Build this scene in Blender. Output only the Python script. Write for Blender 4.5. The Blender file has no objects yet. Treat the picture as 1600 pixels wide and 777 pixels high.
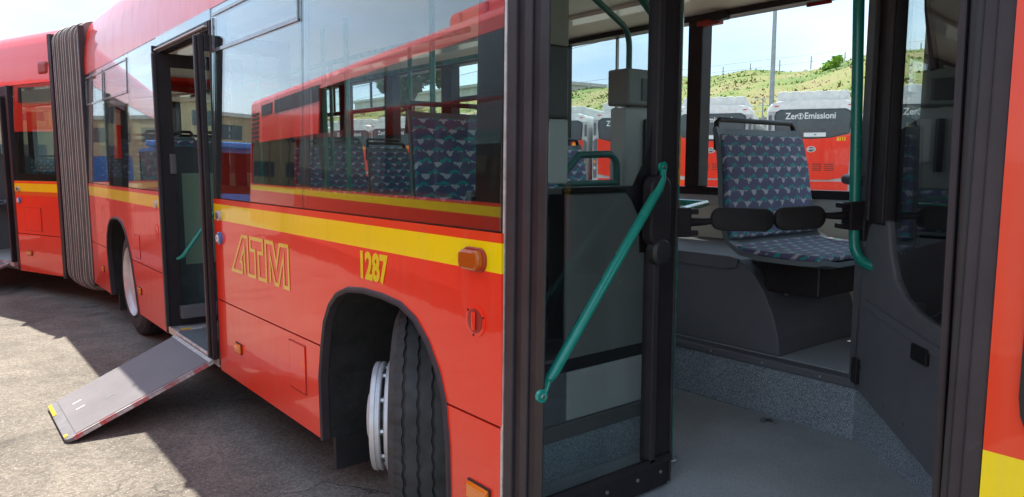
import bpy, bmesh, math, random
from mathutils import Vector, Matrix
from math import sin, cos, pi, radians, sqrt, atan2
random.seed(7)
S = bpy.context.scene
COL = S.collection

# ------------------------------------------------------------------ camera
cam_d = bpy.data.cameras.new("camera"); cam = bpy.data.objects.new("camera", cam_d); COL.objects.link(cam)
S.camera = cam
cam_d.sensor_width = 36.0; cam_d.lens = 36.0 * 1155 / 1600; cam_d.clip_start = 0.05; cam_d.clip_end = 5000
YAW, PIT = radians(38.486), radians(6.642)
ax = Vector((-cos(YAW) * cos(PIT), sin(YAW) * cos(PIT), -sin(PIT)))
cam.location = (0, -1.308, 1.5); cam.rotation_euler = ax.to_track_quat('-Z', 'Y').to_euler()

# ------------------------------------------------------------------ world, sun, exposure
W = bpy.data.worlds.new("World"); S.world = W; W.use_nodes = True
SUNV = Vector((-0.43, 0.183, 1.0)).normalized()
SKY_STRENGTH = 0.092
SUN_STRENGTH = 2.9
def build_world():
    nt = W.node_tree; nt.nodes.clear(); N = nt.nodes.new; L = nt.links.new
    out = N('ShaderNodeOutputWorld'); bg = N('ShaderNodeBackground'); bg.inputs[1].default_value = SKY_STRENGTH
    sky = N('ShaderNodeTexSky'); sky.sky_type = 'NISHITA'; sky.sun_disc = False
    sky.sun_elevation = math.asin(SUNV.z)
    sky.sun_rotation = atan2(SUNV.x, SUNV.y); sky.air_density = 1.0; sky.dust_density = .6; sky.altitude = 100
    tc = N('ShaderNodeTexCoord'); mp = N('ShaderNodeMapping'); mp.inputs['Scale'].default_value = (1.0, 1.0, 3.2)
    mp.inputs['Location'].default_value = (3.1, 1.7, 0.4)
    L(tc.outputs['Generated'], mp.inputs[0])
    n1 = N('ShaderNodeTexNoise'); n1.inputs['Scale'].default_value = 1.9; n1.inputs['Detail'].default_value = 9; n1.inputs['Roughness'].default_value = .55
    n1.inputs['Distortion'].default_value = .6
    L(mp.outputs[0], n1.inputs['Vector'])
    r = N('ShaderNodeValToRGB'); r.color_ramp.elements[0].position = .36; r.color_ramp.elements[1].position = .62
    r.color_ramp.elements[0].color = (.35, .35, .35, 1); r.color_ramp.elements[1].color = (1, 1, 1, 1)
    L(n1.outputs['Fac'], r.inputs[0])
    n2 = N('ShaderNodeTexNoise'); n2.inputs['Scale'].default_value = 3.5; n2.inputs['Detail'].default_value = 6
    L(mp.outputs[0], n2.inputs['Vector'])
    cr = N('ShaderNodeValToRGB'); cr.color_ramp.elements[0].position = .3; cr.color_ramp.elements[1].position = .72
    cr.color_ramp.elements[0].color = (2.5, 3.25, 4.4, 1); cr.color_ramp.elements[1].color = (4.3, 4.65, 5.0, 1)
    L(n2.outputs['Fac'], cr.inputs[0])
    mx = N('ShaderNodeMixRGB'); L(r.outputs[0], mx.inputs[0]); L(sky.outputs[0], mx.inputs[1]); L(cr.outputs[0], mx.inputs[2])
    L(mx.outputs[0], bg.inputs[0]); L(bg.outputs[0], out.inputs[0])
build_world()
sd = bpy.data.lights.new("sun", 'SUN'); sd.energy = SUN_STRENGTH; sd.angle = radians(0.6); sd.color = (1, .93, .82)
sun = bpy.data.objects.new("sun", sd); COL.objects.link(sun); sun.rotation_euler = SUNV.to_track_quat('Z', 'Y').to_euler(); sun.location = (0, 0, 30)
S.view_settings.view_transform = 'Standard'; S.view_settings.look = 'None'; S.view_settings.gamma = 1.0
S.view_settings.exposure = 1.84
S.render.engine = 'CYCLES'
S.cycles.use_denoising = True
S.cycles.max_bounces = 10; S.cycles.diffuse_bounces = 8; S.cycles.glossy_bounces = 5
S.cycles.transparent_max_bounces = 32; S.cycles.transmission_bounces = 6
S.cycles.sample_clamp_indirect = 8; S.cycles.caustics_reflective = False; S.cycles.caustics_refractive = False

# ------------------------------------------------------------------ material helpers
class NT:
    def __init__(s, name):
        s.m = bpy.data.materials.new(name); s.m.use_nodes = True; s.t = s.m.node_tree
        s.p = s.t.nodes['Principled BSDF']; s.out = s.t.nodes['Material Output']; s.tc = None
    def N(s, k): return s.t.nodes.new(k)
    def L(s, a, b): s.t.links.new(a, b)
    def co(s):
        if not s.tc: s.tc = s.N('ShaderNodeTexCoord')
        return s.tc.outputs['Object']
    def geo(s): return s.N('ShaderNodeNewGeometry').outputs['Position']
    def xyz(s, v=None):
        n = s.N('ShaderNodeSeparateXYZ'); s.L(v or s.co(), n.inputs[0]); return n.outputs
    def ma(s, op, a, b=None, c=None):
        n = s.N('ShaderNodeMath'); n.operation = op
        for i, v in enumerate((a, b, c)):
            if v is None: continue
            if isinstance(v, (int, float)): n.inputs[i].default_value = v
            else: s.L(v, n.inputs[i])
        return n.outputs[0]
    def noise(s, scale, detail=4, rough=.5, v=None, dist=0):
        n = s.N('ShaderNodeTexNoise'); n.inputs['Scale'].default_value = scale; n.inputs['Detail'].default_value = detail
        n.inputs['Roughness'].default_value = rough; n.inputs['Distortion'].default_value = dist; s.L(v or s.co(), n.inputs['Vector']); return n.outputs['Fac']
    def ramp(s, f, stops):
        n = s.N('ShaderNodeValToRGB'); e = n.color_ramp.elements
        while len(e) < len(stops): e.new(.5)
        for i, (p, c) in enumerate(stops):
            e[i].position = p; e[i].color = (*c, 1) if not isinstance(c, (int, float)) else (c, c, c, 1)
        s.L(f, n.inputs[0]); return n.outputs[0]
    def mix(s, f, a, b, mode='MIX'):
        n = s.N('ShaderNodeMixRGB'); n.blend_type = mode
        for i, v in enumerate((f, a, b)):
            if isinstance(v, (int, float)): n.inputs[i].default_value = v if i == 0 else (v, v, v, 1)
            elif isinstance(v, tuple): n.inputs[i].default_value = (*v, 1)
            else: s.L(v, n.inputs[i])
        return n.outputs[0]
    def bump(s, h, strength=.3, dist=.01):
        n = s.N('ShaderNodeBump'); n.inputs['Strength'].default_value = strength; n.inputs['Distance'].default_value = dist
        s.L(h, n.inputs['Height']); s.L(n.outputs[0], s.p.inputs['Normal']); return n
    def base(s, c):
        if isinstance(c, tuple): s.p.inputs['Base Color'].default_value = (*c, 1)
        else: s.L(c, s.p.inputs['Base Color'])
    def set(s, **k):
        for a, v in k.items():
            i = s.p.inputs[a.replace('_', ' ')]
            if isinstance(v, (int, float)): i.default_value = v
            else: s.L(v, i)
        return s

def simple(name, c, rough=.5, metal=0, coat=0, var=.12, vs=6, bs=0, bscale=200, spec=.5, wear=.22):
    n = NT(name); f = n.noise(vs, 5, .6)
    lo = tuple(v * (1 - var) for v in c); hi = tuple(min(1, v * (1 + var)) for v in c)
    cc = n.ramp(f, [(.3, lo), (.7, hi)])
    wf = n.ma('MULTIPLY', n.ramp(n.noise(vs * 6 + 9, 8, .78, None, .8), [(.55, 0.0), (.72, 1.0)]), wear)
    n.base(n.mix(wf, cc, tuple(min(1, v * 1.25 + .05) for v in c)))
    r2 = n.ma('MULTIPLY_ADD', n.noise(vs * 2.3, 4), .25, rough - .12)
    n.set(Roughness=r2, Metallic=metal); n.p.inputs['Coat Weight'].default_value = coat; n.p.inputs['Coat Roughness'].default_value = .04
    n.p.inputs['Specular IOR Level'].default_value = spec
    if bs: n.bump(n.noise(bscale, 3), bs, .002)
    return n.m

RED = (.90, .036, .011); YEL = (.95, .70, .0); ORG = (.72, .12, .008)
def paint(name, ytop=1.265, ybot=1.175, yel=True, orange=False):
    n = NT(name); c = RED
    z = n.xyz()[2]
    if yel:
        a = n.ma('MULTIPLY', n.ma('LESS_THAN', z, ytop), n.ma('GREATER_THAN', z, ybot))
        c = n.mix(a, RED, YEL)
        if orange:
            b = n.ma('MULTIPLY', n.ma('LESS_THAN', z, ybot), n.ma('GREATER_THAN', z, ybot - .045)); c = n.mix(b, c, ORG)
        else:
            b = n.ma('GREATER_THAN', z, ytop); c = n.mix(n.ma('MULTIPLY', b, .6), c, (.75, .06, .01))
    # road film near the skirt
    g = n.ma('MULTIPLY', n.ramp(z, [(.28, 1.0), (.62, 0.0)]), n.noise(9, 6, .7))
    c = n.mix(n.ma('MULTIPLY', g, .35), c, (.35, .16, .11))
    mp = n.N('ShaderNodeMapping'); mp.inputs['Scale'].default_value = (14, 14, 1.2); n.L(n.co(), mp.inputs[0])
    stk = n.ramp(n.noise(1.0, 6, .7, mp.outputs[0]), [(.52, 0.0), (.75, 1.0)])
    dots = n.ramp(n.noise(120, 3, .8), [(.66, 0.0), (.74, 1.0)])
    c = n.mix(n.ma('MULTIPLY', stk, .10), c, (.40, .26, .20)); c = n.mix(n.ma('MULTIPLY', dots, .22), c, (.30, .20, .16))
    n.base(c)
    n.set(Roughness=n.ma('MULTIPLY_ADD', stk, .15, n.ma('MULTIPLY_ADD', n.noise(5, 5), .12, .26)))
    n.p.inputs['Coat Weight'].default_value = .62; n.p.inputs['Specular IOR Level'].default_value = .3; n.p.inputs['Coat Roughness'].default_value = .025; n.p.inputs['Coat IOR'].default_value = 1.5
    b = n.N('ShaderNodeBump'); b.inputs['Strength'].default_value = .35; b.inputs['Distance'].default_value = .004
    n.L(n.noise(3.2, 3, .5), b.inputs['Height']); n.L(b.outputs[0], n.p.inputs['Normal']); n.L(b.outputs[0], n.p.inputs['Coat Normal'])
    return n.m

def glass(name, tint=(.62, .70, .68), r0=.055, rough=0.0, wav=0.0, power=5.0):
    n = NT(name); t = n.t; t.nodes.remove(n.p)
    tr = n.N('ShaderNodeBsdfTransparent'); tr.inputs[0].default_value = (*tint, 1)
    gl = n.N('ShaderNodeBsdfGlossy'); gl.inputs['Roughness'].default_value = rough; gl.inputs[0].default_value = (1, 1, 1, 1)
    g = n.N('ShaderNodeNewGeometry'); d = n.N('ShaderNodeVectorMath'); d.operation = 'DOT_PRODUCT'
    n.L(g.outputs['Incoming'], d.inputs[0]); n.L(g.outputs['Normal'], d.inputs[1])
    k = n.ma('SUBTRACT', 1.0, n.ma('ABSOLUTE', d.outputs['Value']))
    F = n.ma('MULTIPLY_ADD', n.ma('POWER', k, power), 1 - r0, r0)
    if wav:
        b = n.N('ShaderNodeBump'); b.inputs['Strength'].default_value = wav; b.inputs['Distance'].default_value = .01
        n.L(n.noise(1.3, 1), b.inputs['Height']); n.L(b.outputs[0], gl.inputs['Normal'])
    mx = n.N('ShaderNodeMixShader'); n.L(F, mx.inputs[0]); n.L(tr.outputs[0], mx.inputs[1]); n.L(gl.outputs[0], mx.inputs[2])
    n.L(mx.outputs[0], n.out.inputs[0]); return n.m

def fabric(name):
    n = NT(name); x, y, z = n.xyz()
    nz = n.noise(38, 3, .6)
    u = n.ma('ADD', n.ma('DIVIDE', y, .098), n.ma('MULTIPLY_ADD', nz, .42, -.21))
    v = n.ma('ADD', n.ma('DIVIDE', n.ma('SUBTRACT', z, x), .062), n.ma('MULTIPLY_ADD', n.noise(45, 2), .3, -.15))
    row = n.ma('FLOOR', v); u = n.ma('ADD', u, n.ma('MULTIPLY', row, .37))
    cu = n.ma('FRACT', u); cv = n.ma('FRACT', v)
    wob = n.ma('MULTIPLY', n.ma('SINE', n.ma('MULTIPLY', cu, 15.0)), .10)
    t1 = n.ma('LESS_THAN', n.ma('ABSOLUTE', n.ma('ADD', n.ma('SUBTRACT', cv, .80), wob)), .13)
    t2 = n.ma('LESS_THAN', n.ma('ABSOLUTE', n.ma('SUBTRACT', cu, .70)), .27)
    teal = n.ma('MULTIPLY', t1, t2)
    g1 = n.ma('LESS_THAN', n.ma('ABSOLUTE', n.ma('SUBTRACT', cu, .30)), n.ma('MULTIPLY', n.ma('SUBTRACT', cv, .12), .46))
    g2 = n.ma('LESS_THAN', cv, .62); g3 = n.ma('GREATER_THAN', cv, .12)
    w2 = n.ma('MULTIPLY', n.ma('LESS_THAN', n.ma('ABSOLUTE', n.ma('SUBTRACT', cv, .62)), .10), n.ma('GREATER_THAN', n.noise(70, 2), .58))
    grey = n.ma('MINIMUM', n.ma('ADD', n.ma('MULTIPLY', g1, n.ma('MULTIPLY', g2, g3)), w2), 1.0)
    weave = n.noise(500, 2)
    c = n.mix(weave, (.095, .09, .185), (.155, .15, .27))
    c = n.mix(grey, c, (.58, .57, .62)); c = n.mix(teal, c, (.03, .36, .36))
    c = n.mix(.6, c, n.ramp(n.noise(6, 4, .6), [(.3, .72), (.7, 1.15)]), 'MULTIPLY')
    n.base(c); n.set(Roughness=.9); n.p.inputs['Sheen Weight'].default_value = .25
    n.bump(weave, .5, .002); return n.m

def asphalt():
    n = NT("asphalt"); p = n.geo()
    big = n.noise(.35, 5, .6, p); mid = n.noise(3.0, 6, .65, p); fine = n.noise(150, 3, .7, p)
    vor = n.N('ShaderNodeTexVoronoi'); vor.inputs['Scale'].default_value = 85; n.L(p, vor.inputs['Vector'])
    c = n.ramp(big, [(.3, (.165, .150, .126)), (.7, (.235, .214, .180))])
    c = n.mix(.9, c, n.ramp(mid, [(.25, .6), (.75, 1.25)]), 'MULTIPLY'); c = n.mix(.8, c, n.ramp(n.noise(.9, 5, .6, p, .5), [(.35, .72), (.6, 1.12)]), 'MULTIPLY')
    c = n.mix(.85, c, n.ramp(fine, [(.25, .45), (.75, 1.6)]), 'MULTIPLY')
    v2 = n.N('ShaderNodeTexVoronoi'); v2.inputs['Scale'].default_value = 75; n.L(p, v2.inputs['Vector'])
    c = n.mix(.75, c, n.ramp(n.xyz(v2.outputs['Color'])[1], [(0, .62), (1, 1.38)]), 'MULTIPLY')
    sp = n.ma('GREATER_THAN', n.xyz(vor.outputs['Color'])[0], .90); near = n.ma('LESS_THAN', vor.outputs['Distance'], .33)
    c = n.mix(n.ma('MULTIPLY', sp, near), c, (.36, .35, .33))
    # cracks
    wv = n.N('ShaderNodeVectorMath'); wv.operation = 'ADD'; nn = n.N('ShaderNodeTexNoise'); nn.inputs['Scale'].default_value = 2.4; nn.inputs['Detail'].default_value = 6
    n.L(p, nn.inputs['Vector']); sc = n.N('ShaderNodeVectorMath'); sc.operation = 'SCALE'; sc.inputs[3].default_value = .9
    n.L(nn.outputs['Color'], sc.inputs[0]); n.L(p, wv.inputs[0]); n.L(sc.outputs[0], wv.inputs[1])
    cr = n.N('ShaderNodeTexVoronoi'); cr.feature = 'DISTANCE_TO_EDGE'; cr.inputs['Scale'].default_value = .75; n.L(wv.outputs[0], cr.inputs['Vector'])
    ck = n.ma('MULTIPLY', n.ramp(cr.outputs['Distance'], [(.002, 1.0), (.008, 0.0)]), n.ramp(n.noise(.8, 2, .5, p), [(.46, 0.0), (.56, 1.0)]))
    c = n.mix(n.ma('MULTIPLY', ck, .62), c, (.025, .024, .022))
    st = n.ramp(n.noise(1.1, 4, .5, p, 1.0), [(.62, 0.0), (.72, 1.0)]); c = n.mix(n.ma('MULTIPLY', st, .6), c, (.045, .043, .042))
    n.base(c); n.set(Roughness=.88)
    h = n.ma('SUBTRACT', n.ma('MULTIPLY_ADD', vor.outputs['Distance'], .35, n.ma('MULTIPLY', fine, .8)), n.ma('MULTIPLY', ck, 1.2))
    n.bump(h, .8, .006); return n.m

def speckle(name, c0, c1, c2, sc=260):
    n = NT(name); f = n.noise(sc, 2, .8); c = n.ramp(f, [(.36, c0), (.5, c1), (.64, c2)])
    d = n.noise(3.5, 5, .6); c = n.mix(.5, c, n.ramp(d, [(.3, .7), (.7, 1.15)]), 'MULTIPLY')
    n.base(c); n.set(Roughness=n.ma('MULTIPLY_ADD', d, .2, .42)); n.bump(f, .3, .002); return n.m

def tape(name, a, b, period, axis=0, diag=0.0, axis2=2):
    n = NT(name); o = n.xyz(); v = n.ma('FRACT', n.ma('DIVIDE', n.ma('MULTIPLY_ADD', o[axis2], diag, o[axis]), period))
    c = n.mix(n.ma('GREATER_THAN', v, .5), a, b)
    c = n.mix(n.ma('MULTIPLY', n.ramp(n.noise(40, 5, .7), [(.35, 0.0), (.55, 1.0)]), .8), c, (.42, .36, .36))
    n.base(c); n.set(Roughness=.5); return n.m

def fabric_fold(name, c):
    n = NT(name); z = n.xyz()[2]
    f = n.noise(7, 6, .65); c1 = n.mix(f, tuple(v * .65 for v in c), tuple(v * 1.35 for v in c))
    n.base(c1); n.set(Roughness=.75); n.bump(n.noise(60, 4), .5, .004); return n.m

def grass_mat(name, stops, scale=.5):
    n = NT(name); p = n.geo(); f = n.noise(scale, 6, .75, p); c = n.ramp(f, stops)
    c = n.mix(.5, c, n.ramp(n.noise(5, 4, .7, p), [(.3, .6), (.7, 1.3)]), 'MULTIPLY')
    n.base(c); n.set(Roughness=.9); return n.m

def emis_free(name, c, rough=.15, trans=0):
    n = NT(name); n.base(c); n.set(Roughness=rough); n.p.inputs['Transmission Weight'].default_value = trans; n.p.inputs['Coat Weight'].default_value = .6
    return n.m

M = {}
M['paint'] = paint("red paint with yellow band"); M['paint_or'] = paint("red paint with yellow and orange band", orange=True)
M['paint_front'] = paint("red paint with low yellow band", 1.04, .90); M['red'] = paint("plain red paint", yel=False)
M['glass'] = glass("coach window glass", (.88, .94, .92), .058, power=3.5); M['doorglass'] = glass("door glass", (.90, .94, .93), .04)
M['farglass'] = glass("far window glass", (.93, .97, .96), .03)
M['cabglass'] = glass("cab door glass", (.88, .92, .91), .14, power=4)
M['busglass'] = glass("dark tinted glass", (.24, .33, .33), .07)
M['trglass'] = glass("trailer window glass", (.78, .85, .83), .075, power=4.2)
M['black'] = simple("black rubber", (.022, .02, .021), .5, var=.3, bs=.15)
M['rubber'] = simple("worn rubber seal", (.045, .037, .041), .45, var=.25, vs=3, bs=.1, spec=.3)
M['frame'] = simple("black powder coated frame", (.026, .021, .024), .45, var=.2, spec=.3)
M['frit'] = simple("black ceramic glass border", (.012, .011, .012), .35)
M['plas'] = simple("charcoal plastic panel", (.135, .136, .150), .55, var=.12, vs=2, bs=.35, bscale=420)
M['plas3'] = simple('mid grey plastic panel', (.22, .22, .215), .55, var=.1, vs=2, bs=.3, bscale=420)
M['plas2'] = simple("slate plastic shell", (.14, .165, .18), .5, var=.1, bs=.2, bscale=400)
M['pad'] = simple("soft black foam pad", (.020, .018, .018), .7, bs=.3, bscale=300)
M['cream'] = simple("cream wall laminate", (.70, .67, .56), .5, var=.06, vs=2)
M['ceil'] = simple("cream ceiling laminate", (.76, .73, .64), .55, var=.05, vs=2)
M['beige'] = simple("beige pillar trim", (.32, .28, .22), .5, var=.08)
M['lgrey'] = simple("light grey laminate", (.50, .51, .50), .45, var=.06, vs=3)
M['mint'] = simple("pale green laminate", (.42, .50, .38), .45, var=.05, vs=3)
M['mgrey'] = simple("grey trim strip", (.11, .105, .105), .45)
M['teal'] = simple("green enamelled tube", (.010, .28, .21), .28, coat=.6, var=.08)
M['tealdull'] = simple("green grey tube", (.05, .17, .15), .4)
M['hframe'] = simple('dark glossy window frame', (.12, .12, .125), .25, coat=1)
M['grey2'] = simple('grey green casing', (.22, .24, .23), .5)
M['steel'] = simple("brushed steel", (.5, .5, .5), .35, 1, var=.1)
M['alu'] = simple("silver painted wheel", (.62, .62, .64), .4, .35, var=.12, vs=9)
M['alustrip'] = simple("aluminium strip", (.62, .60, .57), .45, .5, var=.25, vs=30)
M['tyre'] = simple("tyre rubber", (.040, .039, .039), .85, var=.35, vs=12, bs=1.0, bscale=48)
M['liner'] = simple("dirty wheel arch liner", (.014, .0135, .013), .85, var=.6, vs=8, bs=1.0, bscale=30, wear=.6)
M['under'] = simple("underbody", (.02, .02, .02), .8, var=.4)
M['bel'] = fabric_fold("grey bellows fabric", (.20, .175, .155)); M['bel2'] = fabric_fold("pale bellows rib", (.60, .55, .50))
M['fabric'] = fabric("patterned seat moquette"); M['asphalt'] = asphalt()
M['floor'] = speckle("grey speckled vinyl floor", (.30, .32, .335), (.43, .455, .475), (.56, .59, .61), 300)
M['riser'] = speckle("blue grey speckled riser", (.12, .14, .165), (.27, .31, .345), (.50, .56, .60), 190)
M['ramp'] = speckle("grit coated ramp surface", (.15, .145, .155), (.20, .19, .20), (.25, .24, .245), 380)
M['ramptrim'] = simple("grey ramp trim", (.20, .20, .21), .55, .2, var=.15, vs=15)
M['rw'] = tape("red and white tape", (.62, .05, .06), (.72, .68, .66), .2, 1, .5, 2)
M['rwx'] = tape("red and white step tape", (.62, .03, .04), (.8, .78, .74), .16, 1, .9, 0)
M['yelt'] = simple("worn yellow tape", (.75, .50, .02), .5, var=.35, vs=40)
M['yellow'] = simple("yellow vinyl", (.85, .62, .0), .3, coat=.5, var=.04)
M['yelout'] = simple("yellow outline vinyl", (.85, .55, .02), .3, coat=.5, var=.05)
M['white'] = simple("white paint", (.74, .75, .75), .35, coat=.5, var=.05)
M['dirtywhite'] = simple("weathered white roof", (.80, .80, .78), .5, var=.12)
M['podgrey'] = simple('pale grey roof pod', (.60, .60, .58), .55, var=.15)
M['silver'] = simple("silver grey paint", (.50, .50, .50), .4, coat=.5)
M['orange'] = emis_free("amber lens", (.80, .20, .005), .12); M['orange2'] = emis_free("dark amber lens", (.48, .09, .005), .15)
M['redlens'] = emis_free("red lens", (.7, .01, .02), .12); M['blue'] = simple("blue enamel", (.05, .19, .45), .3, coat=.8)
M['button'] = simple("grey push button", (.55, .55, .54), .4, .3)
M['bluebus'] = simple("blue bus paint", (.02, .17, .50), .3, coat=1, var=.05)
M['redsign'] = simple("red sign plastic", (.35, .03, .02), .4); M['exred'] = simple("extinguisher red", (.35, .01, .02), .3, coat=.6)
M['zinc'] = simple("galvanised steel", (.33, .35, .36), .5, .5, var=.15)
M['concrete'] = simple("weathered concrete", (.34, .33, .30), .85, var=.25, vs=2.5, bs=.4, bscale=20)
M['bwall'] = simple("ochre rendered wall", (.40, .31, .19), .85, var=.15, vs=.6); M['bwall2'] = simple("pale rendered wall", (.50, .49, .44), .85, var=.1, vs=.6)
M['bluegate'] = simple("blue painted gate", (.03, .10, .33), .5); M['winglass'] = simple("dark office window", (.05, .07, .08), .15)
M['soil'] = grass_mat("dry grass ground", [(.38, (.075, .13, .018)), (.46, (.13, .17, .03)), (.55, (.20, .185, .06)), (.65, (.24, .185, .09))], .16)
M['grassA'] = grass_mat("tall grass", [(.38, (.08, .15, .018)), (.46, (.14, .19, .03)), (.54, (.21, .20, .06)), (.64, (.25, .19, .09))], .16)
M['bush'] = grass_mat("bush leaves", [(.3, (.16, .30, .02)), (.7, (.28, .44, .06))], 2.0)
M['leaf'] = grass_mat("tree leaves", [(.3, (.05, .085, .03)), (.7, (.11, .15, .05))], 2.0)
M['bark'] = simple("tree bark", (.10, .075, .055), .9, var=.3, vs=9)
M['paper'] = simple("white notice", (.78, .78, .76), .6, var=.03); M['vent'] = simple("black louvre", (.02, .02, .02), .5)
M['far'] = grass_mat("distant hillside", [(.3, (.07, .10, .06)), (.7, (.14, .17, .10))], .02)
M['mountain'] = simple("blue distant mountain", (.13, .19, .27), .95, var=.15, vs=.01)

# ------------------------------------------------------------------ mesh builder
class MB:
    def __init__(s): s.v = []; s.f = []; s.mi = []; s.cur = 0; s.sm = []; s.smooth = False
    def m(s, i): s.cur = i; return s
    def add(s, vs, fs, mat=None):
        b = len(s.v); s.v += [tuple(v) for v in vs]
        for f in fs: s.f.append([b + i for i in f]); s.mi.append(s.cur if mat is None else mat); s.sm.append(s.smooth)
        return s
    def box(s, x0, x1, y0, y1, z0, z1):
        x0, x1 = sorted((x0, x1)); y0, y1 = sorted((y0, y1)); z0, z1 = sorted((z0, z1))
        vs = [(x, y, z) for z in (z0, z1) for y in (y0, y1) for x in (x0, x1)]
        return s.add(vs, [(0, 2, 3, 1), (4, 5, 7, 6), (0, 1, 5, 4), (2, 6, 7, 3), (0, 4, 6, 2), (1, 3, 7, 5)])
    def cbox(s, x0, x1, y0, y1, z0, z1, c=.004):
        # box with chamfered edges, via a small bmesh bevel
        bm = bmesh.new(); bmesh.ops.create_cube(bm, size=1)
        for v in bm.verts: v.co = Vector(((x0 + x1) / 2 + v.co.x * abs(x1 - x0), (y0 + y1) / 2 + v.co.y * abs(y1 - y0), (z0 + z1) / 2 + v.co.z * abs(z1 - z0)))
        bmesh.ops.bevel(bm, geom=bm.edges[:], offset=c, segments=2, profile=.5, affect='EDGES')
        s.frombm(bm); return s
    def frombm(s, bm, xf=None):
        bm.verts.index_update(); b = [tuple((xf @ v.co) if xf else v.co) for v in bm.verts]
        s.add(b, [[v.index for v in f.verts] for f in bm.faces]); bm.free(); return s
    def obox(s, o, ux, uy, uz):
        o, ux, uy, uz = map(Vector, (o, ux, uy, uz))
        vs = [o + ux * i + uy * j + uz * k for k in (0, 1) for j in (0, 1) for i in (0, 1)]
        return s.add(vs, [(0, 2, 3, 1), (4, 5, 7, 6), (0, 1, 5, 4), (2, 6, 7, 3), (0, 4, 6, 2), (1, 3, 7, 5)])
    def prism(s, poly, axis, a, b):
        def P(p, t):
            return {'x': (t, p[0], p[1]), 'y': (p[0], t, p[1]), 'z': (p[0], p[1], t)}[axis]
        n = len(poly); vs = [P(p, a) for p in poly] + [P(p, b) for p in poly]
        fs = [list(range(n)), list(range(2 * n - 1, n - 1, -1))] + [(i, (i + 1) % n, n + (i + 1) % n, n + i) for i in range(n)]
        return s.add(vs, fs)
    def tube(s, pts, r, seg=10, cap=True):
        pts = [Vector(p) for p in pts]; n = len(pts); rs = r if isinstance(r, (list, tuple)) else [r] * n
        t = (pts[1] - pts[0]).normalized(); up = Vector((0, 0, 1)) if abs(t.z) < .9 else Vector((1, 0, 0)); nx = t.cross(up).normalized()
        vs = []
        for i, p in enumerate(pts):
            if i == 0: d = pts[1] - p
            elif i == n - 1: d = p - pts[i - 1]
            else: d = (pts[i + 1] - p).normalized() + (p - pts[i - 1]).normalized()
            d.normalize(); nx = (nx - d * nx.dot(d)).normalized(); ny = d.cross(nx)
            for k in range(seg):
                a = 2 * pi * k / seg; vs.append(p + (nx * cos(a) + ny * sin(a)) * rs[i])
        fs = [(i * seg + k, i * seg + (k + 1) % seg, (i + 1) * seg + (k + 1) % seg, (i + 1) * seg + k) for i in range(n - 1) for k in range(seg)]
        if cap: fs += [list(range(seg))[::-1], list(range((n - 1) * seg, n * seg))]
        o = s.smooth; s.smooth = True; s.add(vs, fs); s.smooth = o; return s
    def lathe(s, prof, c, axis, seg=32, mats=None):
        # prof: list of (offset along axis, radius)
        c = Vector(c); a = Vector(axis).normalized(); up = Vector((0, 0, 1)) if abs(a.z) < .9 else Vector((1, 0, 0))
        e1 = a.cross(up).normalized(); e2 = a.cross(e1); vs = []; n = len(prof)
        for (h, r) in prof:
            for k in range(seg):
                t = 2 * pi * k / seg; vs.append(c + a * h + (e1 * cos(t) + e2 * sin(t)) * r)
        o = s.smooth; s.smooth = True
        b = len(s.v); s.v += [tuple(v) for v in vs]
        for i in range(n - 1):
            for k in range(seg):
                s.f.append([b + i * seg + k, b + i * seg + (k + 1) % seg, b + (i + 1) * seg + (k + 1) % seg, b + (i + 1) * seg + k])
                s.mi.append(mats[i] if mats else s.cur); s.sm.append(True)
        s.f.append([b + k for k in range(seg)][::-1]); s.mi.append(mats[0] if mats else s.cur); s.sm.append(False)
        s.f.append([b + (n - 1) * seg + k for k in range(seg)]); s.mi.append(mats[-1] if mats else s.cur); s.sm.append(False)
        s.smooth = o; return s
    def disc(s, c, axis, r, h, seg=20): return s.lathe([(0, r), (h * .8, r), (h, r * .9)], c, axis, seg)
    def build(s, name, mats, parent=None, xf=None, label=None, bevel=0, org=None, recalc=True):
        me = bpy.data.meshes.new(name)
        vs = s.v
        if org: vs = [(a - org[0], b - org[1], c - org[2]) for a, b, c in vs]
        me.from_pydata(vs, [], s.f)
        for mt in (mats if isinstance(mats, (list, tuple)) else [mats]): me.materials.append(M[mt] if isinstance(mt, str) else mt)
        me.polygons.foreach_set('material_index', s.mi); me.polygons.foreach_set('use_smooth', s.sm); me.update()
        if recalc:
            bm = bmesh.new(); bm.from_mesh(me); bmesh.ops.recalc_face_normals(bm, faces=bm.faces[:])
            bm.to_mesh(me); bm.free()
        if any(s.sm): me.set_sharp_from_angle(angle=radians(38))
        o = bpy.data.objects.new(name, me); COL.objects.link(o)
        if parent: o.parent = parent
        mtx = Matrix.Identity(4)
        if org: mtx = Matrix.Translation(org)
        if xf is not None: mtx = xf @ mtx
        o.matrix_local = mtx
        if label: o['label'] = label
        if bevel:
            b = o.modifiers.new('bevel', 'BEVEL'); b.width = bevel; b.segments = 2; b.limit_method = 'ANGLE'; b.angle_limit = radians(50)
        return o
def thing(name, label, cat, loc=(0, 0, 0), rz=0, group=None):
    o = bpy.data.objects.new(name, None); COL.objects.link(o); o.location = loc; o.rotation_euler = (0, 0, rz)
    o['label'] = label; o['category'] = cat
    if group: o['group'] = group
    return o
def tag(o, label, cat, group=None):
    o['label'] = label; o['category'] = cat
    if group: o['group'] = group
    return o
def kind(o, k): o['kind'] = k; return o
def copy_tree(o, parent=None):
    c = o.copy(); COL.objects.link(c)
    if parent: c.parent = parent
    for ch in [q for q in o.children]: copy_tree(ch, c)
    return c
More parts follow.
